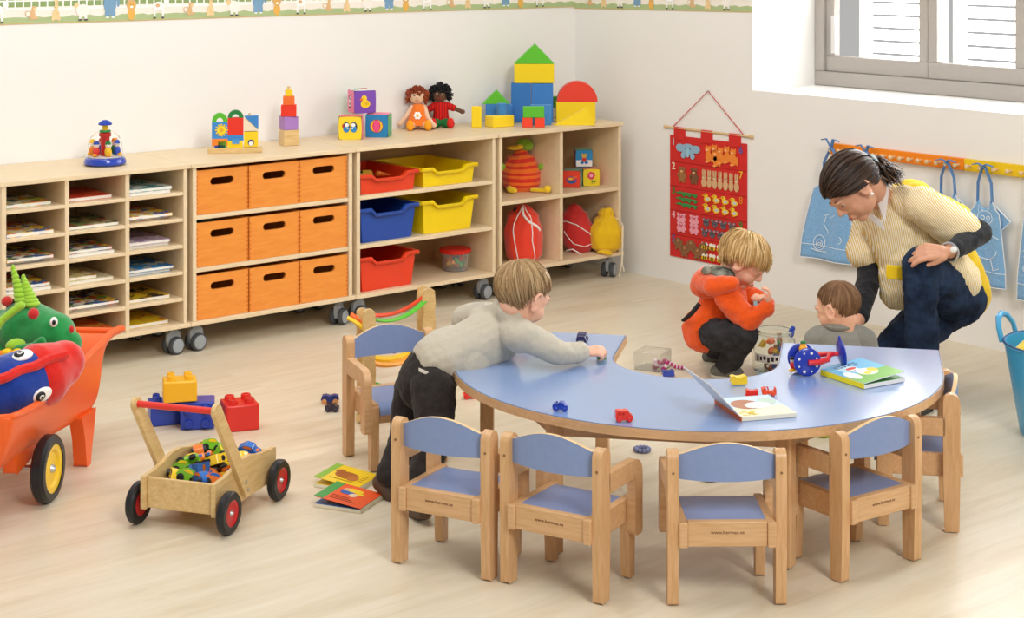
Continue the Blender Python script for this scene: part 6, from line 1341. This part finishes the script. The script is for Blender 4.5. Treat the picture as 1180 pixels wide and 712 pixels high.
# ---- toddler in the orange hooded top
p_ = Pers('fair haired toddler in an orange hooded top squatting behind the table', P(838, 434, 0)); J = p_.J
fleece = mat('orange_fleece', '#ee5c1e', .95, .1, 'noise', '#e45216', 120, .2, .5, sheen=.4); den = mat('black_denim', '#2b2a2d', .85, .2, 'noise', '#3a383b', 25, .2, .6)
Hm = hframe(J(858, 299, 6.58), D(.74, -.22, -.62), D(.5, -.1, .85), 1.03)
b = MB(); head(b, Hm, sk); p_.chain(b, sk, (Hm @ Vector((-.03, 0, -.045)), .037), (J(836, 335, 6.6), .038), (J(812, 378, 6.6), .06)); p_.chain(b, sk, (J(838, 340, 6.48), .03), (J(863, 370, 6.42), .024), (J(884, 350, 6.42), .018)); hand(b, J(884, 350, 6.42), D(.2, -.1, 1), D(.9, -.2, .1), .088, sk, (35, 40, 30), -1)
p_.chain(b, sk, (J(856, 338, 6.7), .03), (J(882, 352, 6.68), .02), (J(878, 344, 6.6), .017)); hand(b, J(878, 344, 6.58), D(-.3, -.6, .3), D(.3, -.1, 1), .085, sk, (30, 30, 30), 1)
p_.chain(b, sk, (J(825, 388, 6.5), .035), (J(860, 388, 6.44), .03), (J(836, 424, 6.55), .022)); p_.chain(b, sk, (J(825, 390, 6.72), .035), (J(855, 390, 6.75), .03), (J(824, 408, 6.85), .022))
b.build('body', p_.root, remesh=.0032, smooth=3); face(p_.root, Hm)
hb = [mat('hair_blond', '#caa46a', .5, .4), mat('hair_blond2', '#dfbd84', .45, .45), mat('hair_blond3', '#b08850', .55, .35)]
hair(p_.root, Hm, hb, [(0, 10), (45, 6), (70, -8), (90, -16), (120, -40), (150, -50), (180, -52)], (-.5, .1, .86), 1300, lift=.012, wr=.008, seed=5, cap_s=1.1, droop=.002)
b = MB(); p_.chain(b, fleece, (J(838, 342, 6.6), .078), (J(822, 368, 6.6), .088), (J(812, 380, 6.6), .088)); b.ell(J(803, 381, 6.58), (.05, .07, .05), fleece)
p_.chain(b, fleece, (J(838, 342, 6.47), .052), (J(863, 370, 6.42), .042), (J(883, 354, 6.42), .03)); p_.chain(b, fleece, (J(858, 340, 6.7), .048), (J(884, 352, 6.68), .034), (J(880, 347, 6.62), .028))
b.build('hooded_top', p_.root, remesh=.0045, smooth=5, disp=.02, dscale=.05)
b = MB(); p_.chain(b, fleece, (J(812, 318, 6.72), .035), (J(808, 324, 6.58), .04), (J(822, 330, 6.46), .038), (J(843, 327, 6.42), .03)); b.ell(J(816, 330, 6.58), (.065, .08, .045), fleece)
hd_ = b.build('hood', p_.root, remesh=.0045, smooth=4, disp=.012, dscale=.05)
lin_ = mat('grey_camo_lining', '#9a9c8c', .9, .1, 'noise', '#4c4e46', 22, .1, 1.0)
b = MB(); b.ell(J(829, 316, 6.56), (.055, .065, .03), lin_); b.cap(J(812, 314, 6.66), .018, J(815, 312, 6.5), .018, lin_); b.build('hood_lining', hd_, remesh=.004, smooth=2)
b = MB(); T = frame(J(797, 360, 6.49), (J(808, 350, 6.5) - J(788, 372, 6.5)).normalized(), D(.2, 1, .1).normalized(), Vector((0, 0, 1))); 
a_ = (J(808, 351, 6.5) - J(789, 371, 6.5)); b.tube([J(788, 369, 6.56), J(797, 361, 6.5), J(806, 350, 6.5)], .012, C('#26262a', .8), 8, flat=.5); b.build('black_back_patch', p_.root)
MB().box((0, 0, 0), (.014, .006, .014), C('#9ab0b8', .6), uvT(p_.J(870.5, 349.5, 6.375), 0)).build('sleeve_tag', p_.root)
b = MB(); b.ell(J(818, 384, 6.6), (.085, .095, .075), den); p_.chain(b, den, (J(825, 386, 6.5), .062), (J(858, 385, 6.44), .052), (J(838, 420, 6.55), .043)); p_.chain(b, den, (J(825, 390, 6.72), .06), (J(855, 388, 6.75), .048), (J(824, 405, 6.84), .036))
b.build('jeans', p_.root, remesh=.0045, smooth=4, disp=.024, dscale=.035)
sh_g = C('#5c5a52', .6); b = MB(); b.cap(J(826, 428, 6.56), .026, J(850, 430, 6.53), .024, sh_g); b.ell(J(834, 425, 6.55), (.03, .03, .028), sh_g); so = b.build('shoe', p_.root, remesh=.004, smooth=2)
b = MB(); b.cap(J(825, 432, 6.56), .022, J(852, 433, 6.53), .022, C('#b8b0a0', .6)); b.build('sole', so)
b = MB(); b.cap(J(815, 411, 6.86), .022, J(829, 412, 6.84), .02, sh_g); b.build('shoe', p_.root, remesh=.004, smooth=2)
# ---- baby in the grey jacket
p_ = Pers('baby in a grey jacket sitting on the floor between the woman and the table', W(1.13, 5.97, 0)); J = p_.J
gj_ = mat('grey_jersey', '#908e86', .95, .1, 'noise', '#84827a', 150, .2, .5, sheen=.2)
Hm = hframe(J(965, 353, 5.97), D(-.72, .62, -.3), D(-.1, .1, 1), .9)
b = MB(); head(b, Hm, sk); p_.chain(b, sk, (Hm @ Vector((-.03, 0, -.045)), .035), (J(968, 392, 5.97), .036), (J(968, 420, 5.97), .06)); 
p_.chain(b, sk, (J(940, 392, 5.98), .028), (J(930, 418, 6.03), .022), (J(930, 425, 6.14), .018)); hand(b, J(930, 425, 6.14), D(.1, 1, -.1), D(0, 0, 1), .075, sk); p_.chain(b, sk, (J(996, 392, 6.0), .028), (J(1004, 418, 6.05), .022), (J(1002, 425, 6.16), .018)); hand(b, J(1002, 425, 6.16), D(-.1, 1, -.1), D(0, 0, 1), .075, sk, side=-1)
p_.chain(b, sk, (p_.G(1.08, 6.0, .06), .04), (p_.G(1.0, 6.22, .07), .035), (p_.G(1.05, 6.38, .04), .028)); p_.chain(b, sk, (p_.G(1.18, 6.0, .06), .04), (p_.G(1.24, 6.22, .07), .035), (p_.G(1.18, 6.4, .04), .028)); b.build('body', p_.root, remesh=.0032, smooth=3); face(p_.root, Hm)
hb = [mat('hair_baby', '#7c5a3e', .6, .3), mat('hair_baby2', '#8d6a4a', .6, .3), mat('hair_baby3', '#6c4c34', .6, .3)]
hair(p_.root, Hm, hb, [(0, 38), (50, 30), (72, 4), (92, 10), (110, -30), (135, -52), (180, -58)], (-.4, .1, .9), 1000, lift=.003, wr=.004, seed=9, cap_s=1.035, edge=0, rag=12)
b = MB(); p_.chain(b, gj_, (J(968, 394, 5.97), .07), (J(968, 425, 5.97), .09), (p_.G(1.14, 5.98, .1), .095)); p_.chain(b, gj_, (J(941, 391, 5.98), .044), (J(968, 383, 5.97), .047), (J(995, 391, 6.0), .044)); p_.chain(b, gj_, (J(940, 394, 5.98), .042), (J(930, 418, 6.03), .034), (J(930, 424, 6.12), .028)); p_.chain(b, gj_, (J(997, 394, 6.0), .042), (J(1005, 418, 6.05), .034), (J(1003, 424, 6.14), .028))
b.build('jacket', p_.root, remesh=.0045, smooth=5, disp=.008, dscale=.04)
b = MB(); cn = J(967, 374, 5.97); b.torus((cn.x, cn.y, cn.z), .047, .011, gj_, 30, 8); b.build('collar', p_.root)
b = MB(); p_.chain(b, den, (p_.G(1.13, 5.99, .07), .085), (p_.G(1.08, 6.05, .065), .058), (p_.G(1.0, 6.22, .07), .05), (p_.G(1.05, 6.36, .045), .04)); p_.chain(b, den, (p_.G(1.18, 6.05, .065), .058), (p_.G(1.24, 6.22, .07), .05), (p_.G(1.18, 6.38, .045), .04)); b.build('trousers', p_.root, remesh=.005, smooth=4)
# ---- woman
p_ = Pers('woman in a striped yellow tunic and jeans kneeling on one knee by the wall', P(1064, 474, 0)); J = p_.J; skw = M['skinw']
blk_ = mat('charcoal_jersey', '#26272c', .9, .15, 'noise', '#1e1f23', 80, .2, .5, sheen=.15); jn = mat('indigo_denim', '#283953', .85, .2, 'noise', '#162033', 9, .15, 1.0)
def stripe_mat(name, rot):
    m = bpy.data.materials.new(name); m.use_nodes = True; nt = m.node_tree; N = nt.nodes; L = nt.links; b_ = N['Principled BSDF']; tc = N.new('ShaderNodeTexCoord'); mp = N.new('ShaderNodeMapping'); mp.inputs['Rotation'].default_value = rot
    w_ = N.new('ShaderNodeTexWave'); w_.inputs['Scale'].default_value = 45; w_.inputs['Distortion'].default_value = .3; w_.inputs['Detail'].default_value = 0; cr = N.new('ShaderNodeValToRGB'); e = cr.color_ramp.elements; e[0].position = .35; e[0].color = lin('#dfbd6c'); e[1].position = .6; e[1].color = lin('#f3ebd6')
    L.new(tc.outputs['Object'], mp.inputs[0]); L.new(mp.outputs[0], w_.inputs['Vector']); L.new(w_.outputs['Fac'], cr.inputs[0]); L.new(cr.outputs[0], b_.inputs['Base Color']); b_.inputs['Roughness'].default_value = .9; b_.inputs['Specular IOR Level'].default_value = .1; return m
tun = stripe_mat('striped_cotton', (0, R(12), RZ0 * -1)); tun2 = stripe_mat('striped_cotton_sleeve', (0, R(55), RZ0 * -1)); yl_ = mat('yellow_cotton', '#f2cf2c', .9, .1, 'noise', '#ecc41e', 8, .1, .4, sheen=.2)
Hm = hframe(J(982, 215, 6.3), D(-.62, -.22, -.76), D(-.8, 0, .6), 1.2)
b = MB(); head(b, Hm, skw, True); nb = J(1018, 232, 6.42); p_.chain(b, skw, (Hm @ Vector((-.035, 0, -.04)), .052), (nb, .052), (J(1032, 252, 6.42), .08), (J(1068, 295, 6.42), .09), (J(1096, 335, 6.45), .09))
p_.chain(b, skw, (J(1062, 236, 6.27), .045), (J(1130, 268, 6.3), .036), (J(1094, 290, 6.13), .025)); hand(b, J(1091, 290, 6.11), D(-1, -.15, .0), D(.1, -.75, .65), .165, skw, (22, 30, 20), -1, spread=.16, thumb=(.2, .1))
p_.chain(b, skw, (J(1003, 256, 6.5), .045), (J(1002, 318, 6.42), .036), (J(989, 368, 6.2), .025)); hand(b, J(988, 372, 6.18), D(-.3, -.35, -.9), D(.6, -.2, .1), .165, skw, (15, 20, 15), 1)
p_.chain(b, skw, (J(1100, 343, 6.42), .065), (J(1058, 306, 6.15), .045), (J(1064, 462, 6.15), .035), (J(1050, 474, 6.05), .03)); p_.chain(b, skw, (J(1085, 352, 6.5), .065), (p_.G(1.33, 6.3, .075), .045), (p_.G(1.5, 6.6, .06), .035))
b.build('body', p_.root, remesh=.0038, smooth=3); face(p_.root, Hm, '#3a2618', '#2e2018', lip='#a8504a')
hd = [mat('hair_dark', '#3a281d', .4, .5), mat('hair_dark2', '#4a3424', .38, .5), mat('hair_dark3', '#261a14', .45, .45)]
K_ = Vector((-.96, 0, -.26))
hair(p_.root, Hm, hd, [(0, 24), (30, 14), (55, -4), (75, -14), (92, -4), (104, -26), (125, -44), (180, -46)], K_, 1500, lift=.006, wr=.0012, seed=12, cap_s=1.13)
tie = Hm @ Vector((-.106, 0, -.008)); b = MB(); rnd = random.Random(4)
for i in range(240):
    e_ = J(1030 + rnd.uniform(-8, 10), 203 + rnd.uniform(-9, 8), 6.33 + rnd.uniform(-.05, .05)); m1 = tie.lerp(e_, .45) + Vector((rnd.uniform(-1, 1), rnd.uniform(-1, 1), rnd.uniform(-.6, 1.1))) * .04; cu_ = Vector((rnd.uniform(-1, 1), rnd.uniform(-1, 1), rnd.uniform(-1, 1))) * .012
    pts = [tie + cu_ * .4]
    for j in range(1, 9):
        q = j / 8; pts.append((tie * (1 - q) ** 2 + m1 * 2 * q * (1 - q) + e_ * q * q) + cu_ * math.sin(q * 5) + Vector((0, 0, -.01 * q)))
    b.tube(pts, [.004, .005, .0055, .0052, .0046, .004, .0032, .0022, .0008], hd[i % 3] if i % 5 else C('#6a4c34', .4), 4, flat=.6)
b.build('ponytail', p_.root, angle=80)
tdir = (tie - (Hm @ Vector((-.012, 0, .02)))).normalized(); a_, b2, d_ = basis(tdir); MB().torus((0, 0, 0), .021, .005, C('#cfe6ea', .5), 24, 8, frame(tie + tdir * .004, a_, b2, d_)).build('hair_tie', p_.root)
MB().ell((-.002, .08, -.042), .0055, C('#f4efe4', .15, coat=.5), Hm).build('earring', p_.root)
# sleeves and tunic
b = MB(); p_.chain(b, blk_, (J(1066, 240, 6.28), .05), (J(1128, 268, 6.3), .047), (J(1098, 289, 6.15), .034)); p_.chain(b, blk_, (J(1003, 262, 6.5), .05), (J(1002, 318, 6.42), .047), (J(990, 364, 6.22), .035)); b.build('long_sleeves', p_.root, remesh=.005, smooth=4, disp=.01, dscale=.04)
b = MB(); p_.chain(b, tun, (J(1026, 246, 6.44), .1), (J(1038, 262, 6.42), .118), (J(1068, 294, 6.42), .112), (J(1092, 325, 6.42), .122)); p_.chain(b, tun, (J(1002, 254, 6.5), .064), (J(1030, 236, 6.42), .07), (J(1064, 236, 6.28), .068))
p_.chain(b, tun, (J(1030, 262, 6.4), .11), (J(1042, 300, 6.38), .1), (J(1040, 325, 6.36), .085), (J(1034, 335, 6.35), .07)); p_.chain(b, tun, (J(1085, 305, 6.33), .09), (J(1112, 326, 6.34), .06)); tno = b.build('tunic', p_.root, remesh=.0055, smooth=6, disp=.022, dscale=.07)
b = MB(); p_.chain(b, tun2, (J(1062, 236, 6.28), .07), (J(1105, 265, 6.29), .08)); b.build('tunic_sleeve', tno, remesh=.005, smooth=3, disp=.01, dscale=.05)
b = MB(); p_.chain(b, tun, (J(1003, 256, 6.5), .064), (J(996, 290, 6.45), .07)); b.build('tunic_sleeve', tno, remesh=.005, smooth=3, disp=.01, dscale=.05)
b = MB(); p_.chain(b, yl_, (J(1050, 236, 6.52), .1), (J(1085, 280, 6.54), .108), (J(1108, 335, 6.55), .112)); p_.chain(b, yl_, (J(1056, 228, 6.38), .058), (J(1102, 254, 6.36), .064)); b.build('yellow_back_panel', tno, remesh=.0055, smooth=5, disp=.012, dscale=.06)
b = MB(); T = frame(J(1031, 314, 6.2), D(1, 0, -.12).normalized(), D(.1, 1, .1).normalized(), Vector((0, 0, 1))); b.box((0, 0, 0), (.062, .012, .05), yl_, T); b.build('pocket', tno, bevel=.004)
# white shirt collar
wh = C('#f4f4f2', .8); b = MB()
def plate(pts, v, th=.006, m=wh): 
    k = len(pts); vs = [J(x, y, v_ if isinstance(v_, float) else v) for x, y, v_ in pts] + [J(x, y, v_) + D(0, th, 0) for x, y, v_ in pts]; b.add(vs, [tuple(range(k)), tuple(range(2 * k - 1, k - 1, -1))] + [(i, (i + 1) % k, k + (i + 1) % k, k + i) for i in range(k)], m)
plate([(1016, 204, 6.34), (1025, 207, 6.33), (1024, 226, 6.29), (1020, 258, 6.27), (1012, 236, 6.31), (1014, 218, 6.33)], 6.3); plate([(988, 243, 6.36), (996, 240, 6.33), (1018, 256, 6.265), (1020, 267, 6.265), (1004, 254, 6.31)], 6.3); b.build('shirt_collar', p_.root, bevel=.002)
b = MB(); plate([(1000, 240, 6.34), (1013, 232, 6.34), (1021, 262, 6.275), (1010, 250, 6.31)], 6.3, .01, skw); b.build('neckline_skin', p_.root) if False else None
b = MB(); p_.chain(b, jn, (J(1096, 340, 6.46), .115), (J(1104, 344, 6.42), .105), (J(1082, 325, 6.28), .082), (J(1060, 305, 6.15), .064), (J(1062, 380, 6.16), .06), (J(1064, 460, 6.15), .05)); p_.chain(b, jn, (J(1088, 352, 6.48), .1), (J(1050, 385, 6.4), .085), (p_.G(1.33, 6.3, .085), .075), (p_.G(1.5, 6.6, .065), .055)); b.build('jeans', p_.root, remesh=.005, smooth=5, disp=.02, dscale=.06)
b = MB(); b.cap(J(1064, 466, 6.15), .04, J(1048, 474, 6.04), .036, C('#2a2624', .5)); b.build('shoe', p_.root, remesh=.005, smooth=3); b = MB(); b.cap(p_.G(1.5, 6.6, .06), .04, p_.G(1.56, 6.66, .06), .036, C('#2a2624', .5)); b.build('shoe', p_.root, remesh=.005, smooth=3)
wd_ = (J(1094, 290, 6.13) - J(1128, 268, 6.3)).normalized(); a_, b2, d_ = basis(wd_); wt = MB(); T = frame(J(1094.5, 290, 6.13), a_, b2, d_); wt.torus((0, 0, 0), .032, .0055, M['steel'], 28, 8, T); 
wt.ell((0, 0, 0), (.012, .012, .006), C('#f0efe8', .3), frame(J(1096, 289, 6.13) + D(.0, -.033, .01), D(1, 0, 0), D(0, 0, 1), D(0, -1, 0))); wt.build('wrist_watch', p_.root)
# ------------------------------------------------------------------ light
wd = bpy.data.worlds.new('world'); scene.world = wd; wd.use_nodes = True
bg = wd.node_tree.nodes['Background']; bg.inputs[0].default_value = (1, .985, .965, 1); bg.inputs[1].default_value = .47
def area(name, loc, target, size, power, col=(1, 1, 1), sy=None):
    l = bpy.data.lights.new(name, 'AREA'); l.energy = power; l.color = col; l.size = size
    if sy: l.shape = 'RECTANGLE'; l.size_y = sy
    o = bpy.data.objects.new(name, l); COL.objects.link(o); o.location = loc
    o.rotation_euler = (Vector(target) - Vector(loc)).to_track_quat('-Z', 'Y').to_euler(); return o
area('softbox', W(2.9, -.8, 5.2), W(0, 6.5, .3), 2.0, 285, (1, .975, .94))
area('overhead_fill', W(-1.0, 5.0, 3.6), W(-.2, 6.2, .2), 2.5, 62, (1, .98, .95))  # added overhead fill light, not a fitting of the room
area('window_daylight', (DEP + .9, (Ya + Yb) / 2, 2.2), (-2, (Ya + Yb) / 2 + 1, .3), 2.6, 120, (.95, .98, 1), 1.6)
scene.view_settings.view_transform = 'Standard'; scene.view_settings.look = 'None'; scene.view_settings.exposure = 0
